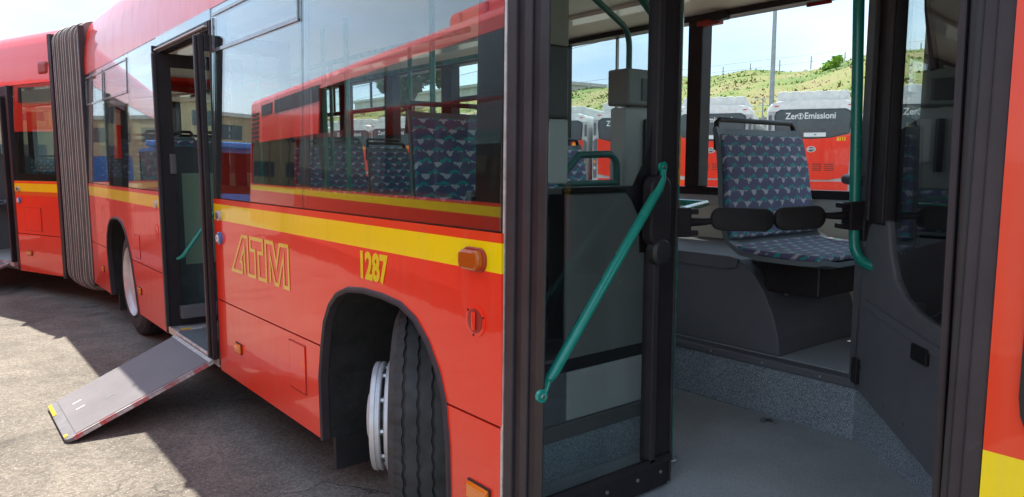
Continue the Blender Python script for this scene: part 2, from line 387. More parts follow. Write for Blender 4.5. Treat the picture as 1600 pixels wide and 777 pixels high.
def rrect(cx, cy, w, h, r, n=6):
    out = []
    for (sx, sy, a0) in ((1, 1, 0), (-1, 1, pi / 2), (-1, -1, pi), (1, -1, 3 * pi / 2)):
        for k in range(n + 1):
            a = a0 + pi / 2 * k / n; out.append((cx + sx * (w / 2 - r) + cos(a) * r, cy + sy * (h / 2 - r) + sin(a) * r))
    return out
def arc(cx, cy, r, a0, a1, n): return [(cx + r * cos(radians(a0 + (a1 - a0) * k / n)), cy + r * sin(radians(a0 + (a1 - a0) * k / n))) for k in range(n + 1)]
def text(name, s, size, mat, parent, mtx, sx=1.0, off=0.0, ext=.0008, align='CENTER', label=None):
    c = bpy.data.curves.new(name, 'FONT'); c.body = s; c.size = size; c.extrude = ext; c.offset = off; c.align_x = align; c.align_y = 'CENTER'; c.resolution_u = 3
    c.materials.append(M[mat]); q = bpy.data.objects.new(name, c); COL.objects.link(q)
    me = bpy.data.meshes.new_from_object(q.evaluated_get(bpy.context.evaluated_depsgraph_get())); bpy.data.objects.remove(q); bpy.data.curves.remove(c)
    o = bpy.data.objects.new(name, me); COL.objects.link(o)
    if parent: o.parent = parent
    o.matrix_local = mtx @ Matrix.Diagonal((sx, 1, 1, 1))
    if label: o['label'] = label
    return o
# frame: text lying in the xz-plane read from -y
FACE_S = Matrix.Rotation(pi / 2, 4, 'X')

# ------------------------------------------------------------------ the yard
def yard():
    m = MB(); m.add([(-900, -700, 0), (500, -700, 0), (500, 900, 0), (-900, 900, 0)], [(0, 1, 2, 3)])
    o = m.build("ground", "asphalt"); kind(o, 'structure')
yard()

# ------------------------------------------------------------------ the articulated bus
BUS = thing("articulated_bus", "red articulated city bus with yellow band, doors open and a ramp folded out", "bus", (0, 0, 0))
def gy(z): return 0 if z < 1.296 else .030 * (z - 1.296) / (2.36 - 1.296)      # slight inward lean of the glazing
PH = radians(19.8); XP = -9.05
TR = Matrix.Translation((XP, 1.25, 0)) @ Matrix.Rotation(PH, 4, 'Z') @ Matrix.Translation((0, -1.25, 0))   # trailer frame: x = -s, y as on the front car
ROOF = [(.032, 2.36), (.036, 2.50), (.048, 2.64), (.070, 2.76), (.105, 2.85), (.15, 2.905), (.22, 2.94), (.34, 2.965), (.6, 2.985), (1.25, 3.0)]
ROOF = ROOF + [(2.5 - y, z) for y, z in ROOF[-2::-1]]

def side_panel(poly, xf=None, mat='paint', name='side_panel', y0=0.0, th=.022, label=None):
    return MB().prism(poly, 'y', y0, y0 + th).build(name, mat, BUS, xf, label)
ARCH1 = [(-2.985, .28), (-2.99, .56), (-2.955, .72), (-2.925, .82), (-2.87, .90), (-2.80, .955), (-2.70, .99), (-2.57, 1.003), (-2.42, 1.003), (-2.29, .992), (-2.19, .955), (-2.11, .89), (-2.045, .80), (-2.01, .712), (-1.99, .56), (-1.985, .28)]
ARCH2 = [(-7.60, .28), (-7.66, .56), (-7.68, .70), (-7.64, .84), (-7.56, .93), (-7.46, .985), (-7.3, 1.01), (-7.12, 1.01), (-6.98, .985), (-6.88, .93), (-6.80, .85), (-6.73, .76), (-6.69, .70), (-6.60, .50), (-6.52, .28)]
def wall_with_arch(x0, x1, arch, mat='paint', xf=None):
    zs = .706; g = .004
    up = [p for p in arch if p[1] > zs + .003]
    lo_l = [p for p in arch[:6] if p[1] < zs]; lo_r = [p for p in arch[6:] if p[1] < zs]
    # interpolate arch at seam
    def at(z, left):
        seq = arch[:len(arch) // 2] if left else arch[len(arch) // 2:]
        for a, b in zip(seq, seq[1:]):
            if min(a[1], b[1]) <= z <= max(a[1], b[1]) and a[1] != b[1]:
                t = (z - a[1]) / (b[1] - a[1]); return a[0] + t * (b[0] - a[0])
        return seq[0][0]
    xl, xr = at(zs, True), at(zs, False)
    side_panel([(x0, zs + g)] + [(xl, zs + g)] + up + [(xr, zs + g), (x1, zs + g), (x1, 1.294), (x0, 1.294)], xf, mat)
    side_panel([(x0, .28)] + lo_l[:1] + lo_l[1:] + [(xl, zs - g), (x0, zs - g)], xf, mat, 'skirt_panel')
    side_panel([(xr, zs - g)] + lo_r + [(x1, .28), (x1, zs - g)], xf, mat, 'skirt_panel')
    MB().box(x0 + .01, xl - .01, .010, .02, zs - .02, zs + .02).build('panel_joint', 'black', BUS, xf)
    MB().box(xr + .01, x1 - .01, .010, .02, zs - .02, zs + .02).build('panel_joint', 'black', BUS, xf)
    # arch lip
    m = MB(); m.smooth = True
    n = len(arch); ring = []
    cx = sum(p[0] for p in arch) / n
    for i, p in enumerate(arch):
        a = arch[max(i - 1, 0)]; b = arch[min(i + 1, n - 1)]
        t = Vector((b[0] - a[0], b[1] - a[1])).normalized(); nrm = Vector((-t.y, t.x))  # outward
        for (o, yy) in ((-.004, .03), (-.007, -.006), (.003, -.012), (.012, -.009), (.017, .002)):
            ring.append((p[0] + nrm.x * o, yy, p[1] + nrm.y * o))
    fs = [(i * 5 + k, i * 5 + k + 1, (i + 1) * 5 + k + 1, (i + 1) * 5 + k) for i in range(n - 1) for k in range(4)]
    m.add(ring, fs); m.build('wheel_arch_lip', 'rubber', BUS, xf)
    # liner
    m = MB(); pr = arch; nn = len(pr)
    vs = [(p[0], .023, p[1]) for p in pr] + [(p[0], .80, p[1]) for p in pr]
    m.add(vs, [(i, i + 1, nn + i + 1, nn + i) for i in range(nn - 1)] + [list(range(nn, 2 * nn))])
    m.build('wheel_arch_liner', 'liner', BUS, xf, recalc=False)
wall_with_arch(-4.415, -1.694, ARCH1)
wall_with_arch(-8.50, -5.635, ARCH2)
# panel right of the front door
side_panel([(-.425, .28), (1.35, .28), (1.35, 1.45), (1.35, 2.36), (-.425, 2.36)], mat='paint_front', label="red front corner panel with a low yellow band")
MB().prism(rrect(.02, 1.33, .8, .62, .12), 'y', -.006, .0).build('quarter_window', 'frit', BUS)

def glazing(x0, x1, xf=None, mat='glass', z0=1.30, z1=2.355, split=None, hopper=None, frit=.05, fritb=.075, name='window_pane'):
    xs = [x0] + (split or []) + [x1]
    for a, b in zip(xs, xs[1:]):
        m = MB(); g = .004
        m.add([(a + g, gy(z0), z0), (b - g, gy(z0), z0), (b - g, gy(z1), z1), (a + g, gy(z1), z1),
               (a + g, gy(z0) + .006, z0), (b - g, gy(z0) + .006, z0), (b - g, gy(z1) + .006, z1), (a + g, gy(z1) + .006, z1)],
              [(0, 1, 2, 3), (7, 6, 5, 4), (0, 4, 5, 1), (3, 2, 6, 7), (0, 3, 7, 4), (1, 5, 6, 2)])
        pane = m.build(name, mat, BUS, xf)
        def lean(vs): return [(x, y + gy(z), z) for x, y, z in vs]
        m = MB()
        m.box(a + g, b - g, .0085, .012, z0, z0 + fritb).box(a + g, a + g + frit, .0085, .012, z0 + fritb, z1).box(b - g - frit, b - g, .0085, .012, z0 + fritb, z1).box(a + g + frit, b - g - frit, .0085, .012, z1 - .03, z1)
        m.v = lean(m.v); m.build('window_border', 'frit', pane)
        if hopper and hopper[0] <= a + .01 < hopper[1]:
            m = MB(); hz = hopper[2]; t = .009
            m.box(a + .03, b - .03, -.007, -.001, hz - t, hz + t).box(a + .03, b - .03, -.007, -.001, z1 - .046, z1 - .03).box(a + .03, a + .046, -.007, -.001, hz + t, z1 - .055).box(b - .046, b - .03, -.007, -.001, hz + t, z1 - .055)
            m.v = lean(m.v); m.build('vent_window_frame', 'hframe', pane)
    m = MB().box(x0, x1, .013, .05, z0 - .004, z0 + .06).box(x0, x0 + .06, .013, .07, z0, z1).box(x1 - .06, x1, .013, .07, z0, z1)
    m.v = [(x, y + gy(z), z) for x, y, z in m.v]; m.build('window_frame', 'frame', BUS, xf)
glazing(-4.40, -1.70, split=[-3.13], hopper=(-4.45, -3.2, 2.12))
glazing(-8.46, -5.65, split=[-7.55, -6.55], hopper=(-8.5, -6.6, 2.06))
# wide black corner border of the last pane, and the silver seal
m = MB().box(-1.845, -1.757, .0125, .016, 1.375, 2.32); m.v = [(x, y + gy(z), z) for x, y, z in m.v]; m.build('window_border', 'frit', BUS)
m = MB().box(-1.700, -1.690, -.006, .03, .285, 2.36); m.v = [(x, y + gy(z), z) for x, y, z in m.v]; m.build('door_frame_seal', 'alustrip', BUS)
glazing(-1.60, -.70, xf=TR, mat='trglass', hopper=None, frit=.07)
side_panel([(-1.65, .26), (-.72, .26), (-.72, .69), (-1.65, .69)], TR, 'paint_or', 'skirt_panel')
side_panel([(-1.65, .698), (-.72, .698), (-.72, 1.294), (-1.65, 1.294)], TR, 'paint_or')
MB().box(-1.64, -.73, .010, .02, .67, .72).build('panel_joint', 'black', BUS, TR)
for a, b, z0, z1, f in ((-.72, -.66, .24, 2.84, TR), (-1.70, -1.65, .26, 2.36, TR), (-8.545, -8.50, .24, 2.84, None), (-5.65, -5.635, .285, 2.3, None)):
    MB().box(a, b, -.004, .05, z0, z1).build('corner_seal', 'rubber', BUS, f)
# trailer beyond its first door
side_panel([(-9.0, .26), (-2.95, .26), (-2.95, 1.294), (-9.0, 1.294)], TR, 'paint_or')
glazing(-8.9, -3.0, xf=TR, mat='trglass', split=[-7.4, -5.9, -4.4])
MB().box(-2.99, -2.95, -.004, .05, .26, 2.36).build('corner_seal', 'rubber', BUS, TR)

# roofs
def roof(x0, x1, xf=None):
    m = MB(); m.smooth = True; n = len(ROOF)
    vs = [(x, y, z) for x in (x0, x1) for y, z in ROOF]
    m.add(vs, [(i, i + 1, n + i + 1, n + i) for i in range(n - 1)]); m.smooth = False
    m.add([(x0, y, z) for y, z in ROOF], [list(range(n))]); m.add([(x1, y, z) for y, z in ROOF], [list(range(n))[::-1]])
    m.build('roof', 'red', BUS, xf)
    MB().box(x0, x1, .07, 2.43, 2.40, 2.43).build('ceiling', 'ceil', BUS, xf)
    m = MB(); 
    for yy in (.42, 1.98):
        m.box(x0 + .2, x1 - .2, yy - .07, yy + .07, 2.375, 2.398)
    m.build('ceiling_light_strip', 'white', BUS, xf)
    MB().add([(x0, .06, 2.36), (x1, .06, 2.36), (x1, .32, 2.40), (x0, .32, 2.40), (x0, 2.44, 2.36), (x1, 2.44, 2.36), (x1, 2.18, 2.40), (x0, 2.18, 2.40)], [(0, 1, 2, 3), (4, 7, 6, 5)]).build('ceiling_cove', 'ceil', BUS, xf)
roof(-8.52, 1.4); roof(-9.2, -.70, TR)
# small lifting-eye covers and a marker on the cove
MB().cbox(-5.87, -5.83, .055, .072, 2.66, 2.73, .006).build('roof_marker', 'redsign', BUS)
MB().cbox(-1.02, -.82, .02, .11, 2.44, 2.58, .03).build('roof_marker', 'redsign', BUS, TR)

# floor slab, platform, far wall
MB().box(-8.50, -7.70, .03, 2.47, .28, .336).box(-7.70, -6.50, .81, 2.47, .28, .336).box(-6.50, -3.0, .03, 2.47, .28, .336).box(-3.0, -1.975, .81, 2.47, .28, .336).box(-1.975, 1.4, .03, 2.47, .28, .336).build('underfloor', 'under', BUS)
MB().box(-8.4, -7.71, .03, 1.668, .337, .341).box(-7.71, -6.49, .82, 1.668, .337, .341).box(-6.49, -3.05, .03, 1.668, .337, .341).box(-3.05, -1.95, .93, 1.668, .337, .341).box(-1.95, 1.3, .03, 2.4, .337, .341).build('floor_covering', 'floor', BUS)
MB().box(-8.9, -.7, .03, 2.47, .26, .34).build('floor_covering', 'floor', BUS, TR)
plat = [(-8.4, 1.67), (-1.45, 1.67), (-1.00, 1.34), (-.62, 1.02), (-.62, 2.42), (-8.4, 2.42)]
MB().prism(plat, 'z', .342, .565).build('platform_riser', 'riser', BUS)
plat2 = [(-8.4, 1.655), (-1.445, 1.655), (-.99, 1.322), (-.60, .99), (-.60, 2.43), (-8.4, 2.43)]
MB().prism(plat2, 'z', .566, .606).build('platform_edge_trim', 'plas', BUS, bevel=.008)
MB().prism([(-8.3, 1.72), (-1.47, 1.72), (-1.00, 1.40), (-.66, 1.12), (-.66, 2.42), (-8.3, 2.42)], 'z', .607, .611).build('platform_covering', 'floor', BUS)
for k in range(9):
    MB().disc((-1.60 - k * .28, 1.654, .585), (0, -1, 0), .006, .002, 10).build('screw', 'steel', BUS)
for (x, y) in ((-1.80, 1.60), (-1.80, .91)):
    MB().disc((x, y, .3415), (0, 0, 1), .035, .005, 24).m(1).box(x - .022, x + .022, y - .003, y + .003, .3467, .3475).box(x - .003, x + .003, y - .022, y + .022, .3476, .3484).build('drain_cover', ('steel', 'black'), BUS)
# lower wall of the offside
MB().box(-8.5, 1.4, 2.478, 2.50, .28, 1.30).build('offside_body_panel', 'paint', BUS)
MB().box(-8.4, 1.3, 2.452, 2.476, .612, 1.245).build('wall_lining', 'cream', BUS)
MB().box(-8.4, 1.3, 2.435, 2.476, 1.246, 1.305).build('wall_rail', 'lgrey', BUS)
MB().box(-8.4, 1.3, 2.42, 2.476, 1.306, 1.352).build('window_sill', 'frame', BUS)
posts = [(-8.4, .12), (-7.65, .16), (-6.62, .16), (-5.58, .16), (-4.10, .10), (-2.875, .105), (-1.28, .14), (.2, .12)]
for x, w in posts:
    MB().cbox(x - w / 2, x + w / 2, 2.38, 2.476, 1.353, 2.358, .006).build('window_post', 'frame', BUS)
for (a, wa), (b, wb) in zip(posts, posts[1:]):
    p = MB().box(a + .02, b - .02, 2.482, 2.488, 1.30, 2.40).build('offside_window', 'farglass', BUS)
    if a in (-8.4, -5.58, -7.65):
        MB().cbox(a + wa / 2, b - wb / 2, 2.455, 2.477, 2.03, 2.075, .004).build('vent_window_frame', 'frame', p)
        MB().cbox((a + b) / 2 - .012, (a + b) / 2 + .012, 2.455, 2.477, 2.078, 2.345, .004).build('vent_window_frame', 'frame', p)
MB().cbox(-3.60, -3.585, 2.455, 2.477, 1.353, 2.336, .003).build('window_bead', 'lgrey', BUS)
MB().cbox(-8.4, 1.3, 2.37, 2.476, 2.336, 2.372, .004).build('window_header', 'frame', BUS)
MB().box(-8.5, 1.4, 2.478, 2.50, 2.37, 2.45).build('offside_body_panel', 'red', BUS)
# trailer offside
MB().box(-9.0, -.7, 2.478, 2.50, .26, 1.32).build('offside_body_panel', 'paint_or', BUS, TR)
MB().box(-9.0, -.7, 2.44, 2.476, .34, 1.32).build('wall_lining', 'cream', BUS, TR)
for k in range(7):
    x = -.85 - k * 1.35
    MB().box(x - .09, x + .09, 2.40, 2.476, 1.32, 2.40).build('window_post', 'frame', BUS, TR)
for k in range(6):
    x = -.85 - k * 1.35
    MB().box(x - 1.25, x - .1, 2.482, 2.488, 1.32, 2.40).build('offside_window', 'farglass', BUS, TR)
MB().box(-9.2, -9.15, .05, 2.45, .3, 2.4).build('rear_wall', 'red', BUS, TR)
# front end, mostly out of sight
MB().prism([(1.36, .3), (1.42, .3), (1.42, 1.2), (1.38, 1.2)], 'y', .05, 2.45).build('front_panel', 'paint', BUS)
MB().box(1.38, 1.39, .05, 2.45, 1.2, 2.4).build('windscreen', 'farglass', BUS)

# inner lining of the near side
for a, b, z in ((-4.40, -3.02, .36), (-3.02, -1.96, 1.01), (-1.96, -1.72, .36), (-8.4, -7.7, .36), (-7.7, -6.5, 1.02), (-6.5, -5.66, .36)):
    MB().box(a, b, .026, .06, z, 1.30).build('wall_lining', 'cream', BUS)
MB().box(-8.42, -5.64, .075, .12, 2.34, 2.40).box(-4.40, -1.70, .075, .12, 2.34, 2.40).build('window_header', 'frame', BUS)

# ------------------------------------------------------------------ wheels
def wheel(c, steer, parent, outw=.10, front=True, R=.475, w=.28, xf=None):
    a = Vector((-sin(steer), -cos(steer), 0))      # outward axis
    c = Vector(c); hw = w / 2
    prof = [(-hw, .30), (-hw, R - .07), (-hw + .025, R - .018), (-hw + .05, R - .004)]
    grooves = (-.078, -.026, .026, .078)
    base_r = R
    for g in grooves:
        prof += [(g - .0055, base_r), (g - .004, base_r - .012), (g + .004, base_r - .012), (g + .0055, base_r)]
    prof += [(hw - .05, R - .004), (hw - .025, R - .018), (hw, R - .07), (hw + .004, R - .12), (hw - .006, .30)]
    t = MB()
    # wavy grooves: displace along the axis with angle
    a_ = a.normalized(); up = Vector((0, 0, 1)); e1 = a_.cross(up).normalized(); e2 = a_.cross(e1); seg = 192
    vs = []
    for i, (h, r) in enumerate(prof):
        for k in range(seg):
            th = 2 * pi * k / seg
            hh = h + (.0022 if k % 4 < 2 else -.0022) * (1 if abs(h) < .09 and r > R - .03 else 0)
            rr = r - (.006 if (abs(h) > .088 and r > R - .02 and k % 4 == 0) else 0)
            vs.append(c + a_ * hh + (e1 * cos(th) + e2 * sin(th)) * rr)
    n = len(prof)
    t.smooth = False
    t.add(vs, [(i * seg + k, i * seg + (k + 1) % seg, (i + 1) * seg + (k + 1) % seg, (i + 1) * seg + k) for i in range(n - 1) for k in range(seg)])
    wobj = t.build('wheel', 'tyre', parent, xf, label="front wheel turned towards the kerb" if front else None)
    r_ = MB()
    if front:
        r_.lathe([(hw - .05, .05), (hw - .05, .285), (hw - .012, .30), (hw + .002, .292), (hw + .004, .275), (hw - .03, .262), (hw - .03, .235), (hw + .01, .225), (hw + .032, .222), (hw + .036, .215), (hw + .036, .17), (hw - .02, .16)], c, a_, 48)
        r_.lathe([(hw + .050, .10), (hw + .050, .212), (hw + .054, .217), (hw + .062, .217), (hw + .064, .213), (hw + .070, .213), (hw + .072, .217), (hw + .088, .215), (hw + .092, .208), (hw + .088, .15), (hw + .06, .10)], c, a_, 48)
        r_.lathe([(hw - .02, .11), (hw + .10, .11), (hw + .115, .09)], c, a_, 24)
    else:
        r_.lathe([(hw - .20, .05), (hw - .20, .20), (hw - .16, .245), (hw - .03, .265), (hw + .0, .285), (hw + .012, .30), (hw + .002, .305), (hw - .03, .30)], c, a_, 48)
        r_.lathe([(hw - .19, .12), (hw - .10, .11), (hw - .085, .08)], c, a_, 24)
    rim = r_.build('rim', 'alu', wobj)
    nb = MB()
    for k in range(10):
        th = 2 * pi * k / 10; d = e1 * cos(th) + e2 * sin(th)
        o = c + d * (.19 if front else .16)
        h0 = hw + .03 if front else hw - .20
        nb.lathe([(h0, .014), (h0 + .03, .014)], o, a_, 8)
    nb.build('wheel_nuts', 'steel', wobj)
    return wobj
wheel((-2.50, .262, .475), radians(35), BUS)
wheel((-7.02, .20, .475), 0, BUS, front=False)
wheel((-2.50, 2.25, .475), radians(180 + 30), BUS, front=True)
wheel((-7.02, 2.30, .475), pi, BUS, front=False)
wheel((-5.6, .20, .475), 0, BUS, front=False, xf=TR)
MB().cbox(-3.02, -2.995, .06, .62, .12, .30, .004).m(1).build('mud_flap', ('black', 'under'), BUS)
MB().cbox(-7.66, -7.63, .06, .62, .12, .34, .004).build('mud_flap', 'black', BUS)
MB().box(-2.2, -2.0, .3, 2.2, .18, .28).box(-8.2, -4.6, .85, 1.7, .20, .28).box(-4.4, -3.1, .35, 2.1, .19, .28).build('chassis', 'under', BUS)

# ------------------------------------------------------------------ bellows
def bellows():
    root = None
    prof = rrect(1.25, 1.545, 2.44, 2.67, .16, 6)
    def frame(t, off):
        # t 0..1 from the front car to the trailer
        A = Matrix.Translation((-8.54, 0, 0)); x1 = TR @ Matrix.Translation((-.66, 0, 0))
        pa = A @ Vector((0, 1.25, 0)); pb = x1 @ Vector((0, 1.25, 0)); p = pa.lerp(pb, t); ang = PH * t
        sag = .035 * sin(pi * t)
        return [(p + Matrix.Rotation(ang, 3, 'Z') @ Vector((0, (y - 1.25) * (1 + off / 1.25), z + (z - 1.545) * off / 1.3 - (sag if z < 1 else 0)))) for y, z in prof]
    n = 11; first = None
    for k in range(n):
        t0 = k / n; t1 = (k + 1) / n; rnd = .006 * random.uniform(-1, 1)
        st = [(t0, -.10), (t0 + .2 / n, -.045), (t0 + .38 / n, .0), (t0 + .46 / n, .026 + rnd), (t0 + .53 / n, .028 + rnd), (t0 + .62 / n, .002), (t0 + .8 / n, -.045), (t1, -.10)]
        m = MB(); m.smooth = True; L_ = len(prof); vs = []
        for (t, o) in st: vs += frame(t, o)
        for i in range(len(st) - 1):
            mi = 1 if i in (2, 3) else 0
            m.add([], [])
        b = len(m.v); m.v += [tuple(v) for v in vs]
        for i in range(len(st) - 1):
            for j in range(L_):
                m.f.append([b + i * L_ + j, b + i * L_ + (j + 1) % L_, b + (i + 1) * L_ + (j + 1) % L_, b + (i + 1) * L_ + j]); m.mi.append(1 if i == 3 else 0); m.sm.append(True)
        if k == 0:
            first = m.build('bellows', ('bel', 'bel2'), BUS, label="grey folding bellows joining the two halves")
        else: m.build('bellows_fold', ('bel', 'bel2'), first)
bellows()

# ------------------------------------------------------------------ outside fittings
def lamp(x, z, w, h, mat, xf=None, name='side_marker_lamp', d=.018):
    o = MB().cbox(x - w / 2, x + w / 2, -d, .0, z - h / 2, z + h / 2, .007).build(name, mat, BUS, xf)
    MB().cbox(x - w / 2 - .005, x + w / 2 + .005, -.005, .001, z - h / 2 - .005, z + h / 2 + .005, .002).build('lamp_base', 'black', o)
lamp(-4.07, .478, .085, .052, 'orange'); lamp(-6.43, .478, .085, .052, 'orange'); lamp(-7.95, .486, .07, .05, 'orange'); lamp(-1.41, .478, .10, .05, 'orange', TR)
lamp(-1.81, .462, .11, .055, 'orange')
o = MB().prism(rrect(-1.824, 1.206, .105, .062, .024), 'y', -.034, 0).build('indicator_lamp', 'orange2', BUS, bevel=.008)
MB().prism(rrect(-1.824, 1.206, .118, .074, .030), 'y', -.012, 0).build('lamp_base', 'redsign', o, bevel=.003)
# filler recess
o = MB().lathe([(0, .050), (.004, .050), (.005, .040)], (-1.823, 0, 1.015), (0, -1, 0), 32).build('jack_point_rim', 'red', BUS)
MB().disc((-1.823, -.0052, 1.015), (0, -1, 0), .038, .002).m(1).cbox(-1.833, -1.813, -.016, -.007, .985, 1.045, .006).build('turn_handle', ('redsign', 'red'), o)
m = MB()
for a in (20, 140, 260): m.disc((-1.823 + .046 * cos(radians(a)), -.004, 1.015 + .046 * sin(radians(a))), (0, -1, 0), .004, .003, 8)
m.build('screw', 'black', o)
def buttons(x, xf=None):
    o = MB().lathe([(0, .030), (.012, .030), (.016, .026)], (x, 0, 1.20), (0, -1, 0), 28).build('door_button', 'button', BUS, xf)
    MB().lathe([(.0165, .018), (.0225, .016)], (x, 0, 1.20), (0, -1, 0), 20).build('button_centre', 'mgrey', o)
    o = MB().lathe([(0, .036), (.014, .036), (.018, .030)], (x, 0, 1.072), (0, -1, 0), 28).build('door_button', 'blue', BUS, xf, label="round blue wheelchair button")
    MB().lathe([(.0185, .022), (.023, .020)], (x, 0, 1.072), (0, -1, 0), 20).build('button_centre', 'paper', o)
    MB().disc((x, -.0235, 1.072), (0, -1, 0), .006, .001, 10).build('button_symbol', 'blue', o)
buttons(-4.31); buttons(-1.56, TR)
MB().lathe([(0, .028), (.012, .028), (.016, .024)], (-5.75, 0, 1.20), (0, -1, 0), 24).build('door_button', 'button', BUS)
o = MB().lathe([(0, .045), (.004, .045), (.005, .036)], (-5.78, 0, 1.02), (0, -1, 0), 28).build('jack_point_rim', 'red', BUS)
# small service flap and its frame
def flap(x0, x1, z0, z1, xf=None):
    m = MB(); t = .0018
    m.box(x0, x1, -.0035, .0, z1 - t, z1).box(x0, x1, -.0035, 0, z0, z0 + t).box(x0, x0 + t, -.0035, 0, z0 + t, z1 - t).box(x1 - t, x1, -.0035, 0, z0 + t, z1 - t)
    m.m(1).box(x0 + .006, x1 - .006, -.005, 0, z0 + .006, z1 - .006)
    m.build('service_flap', ('redsign', 'red'), BUS, xf)
flap(-3.34, -3.15, .44, .672); flap(-6.52, -6.35, .74, .93); flap(-1.46, -1.1, .735, 1.0, TR)
# logo outline and fleet number
LG = [(-3.914, .914), (-3.919, 1.053), (-3.984, .974), (-3.958, .970), (-3.958, .914), (-4.12, .914), (-3.947, 1.112), (-3.864, 1.112), (-3.862, .914), (-3.757, .914), (-3.757, 1.05), (-3.823, 1.05), (-3.823, 1.112), (-3.645, 1.112), (-3.645, 1.046), (-3.707, 1.046), (-3.705, .914), (-3.603, .914), (-3.603, 1.112), (-3.505, 1.112), (-3.465, 1.004), (-3.418, 1.112), (-3.316, 1.112), (-3.316, .914), (-3.375, .914), (-3.375, 1.055), (-3.445, .914), (-3.488, .914), (-3.549, 1.054), (-3.549, .914)]
m = MB(); hw = .0095
for i, p in enumerate(LG):
    a = Vector(LG[max(i - 1, 0)]); b = Vector(LG[min(i + 1, len(LG) - 1)]); q = Vector(p)
    d1 = (q - a).normalized() if i else (b - q).normalized(); d2 = (b - q).normalized() if i < len(LG) - 1 else d1
    t = (d1 + d2); t = t.normalized() if t.length > .1 else d1
    nrm = Vector((-t.y, t.x)); k = hw / max(.35, abs(nrm.dot(Vector((-d1.y, d1.x)))))
    m.v += [(q.x + nrm.x * k, -.0022, q.y + nrm.y * k), (q.x - nrm.x * k, -.0022, q.y - nrm.y * k)]
for i in range(len(LG) - 1):
    m.f.append([2 * i, 2 * i + 1, 2 * i + 3, 2 * i + 2]); m.mi.append(0); m.sm.append(False)
m.build('operator_logo', 'yelout', BUS, recalc=False)
text('fleet_number', "1287", .142, 'yellow', BUS, Matrix.Translation((-2.490, -.002, 1.103)) @ FACE_S, sx=.80, off=.0055)

# ------------------------------------------------------------------ front doorway posts
def post(x0, x1, y0, y1, z0=.30, z1=2.36, mat='rubber', name='door_post', xf=None, r=.008):
    m = MB().cbox(x0, x1, y0, y1, z0, z1, r); m.v = [(x, y + gy(z), z) for x, y, z in m.v]; return m.build(name, mat, BUS, xf)
for (a, b, y0, y1, mt) in ((-1.689, -1.650, -.004, .10, 'rubber'), (-1.649, -1.618, .006, .085, 'frame'), (-1.617, -1.585, -.001, .058, 'rubber'), (-1.584, -1.548, .006, .026, 'frame'), (-1.547, -1.512, -.004, .004, 'black')):
    post(a, b, y0, y1, mat=mt, r=.0035)
for (a, b, y0, y1, mt) in ((-.427, -.455, -.006, .05, 'rubber'), (-.456, -.478, .004, .06, 'rubber'), (-.479, -.492, .012, .06, 'black')):
    post(b, a, y0, y1, mat=mt, r=.004)
for (a, b, y0, y1, mt) in ((-4.44, -4.416, -.006, .06, 'rubber'), (-5.634, -5.612, -.004, .06, 'rubber')):
    post(a, b, y0, y1, mat=mt, z1=2.30)
MB().cbox(-1.51, -.51, .06, .12, 2.26, 2.36, .01).build('door_header', 'frame', BUS)
MB().cbox(-1.51, -.51, .0, .12, .285, .333, .004).build('door_sill', 'frame', BUS)
side_panel([(-1.69, 2.30), (-.425, 2.30), (-.425, 2.359), (-1.69, 2.359)], mat='frit', name='door_top_panel', y0=.030)

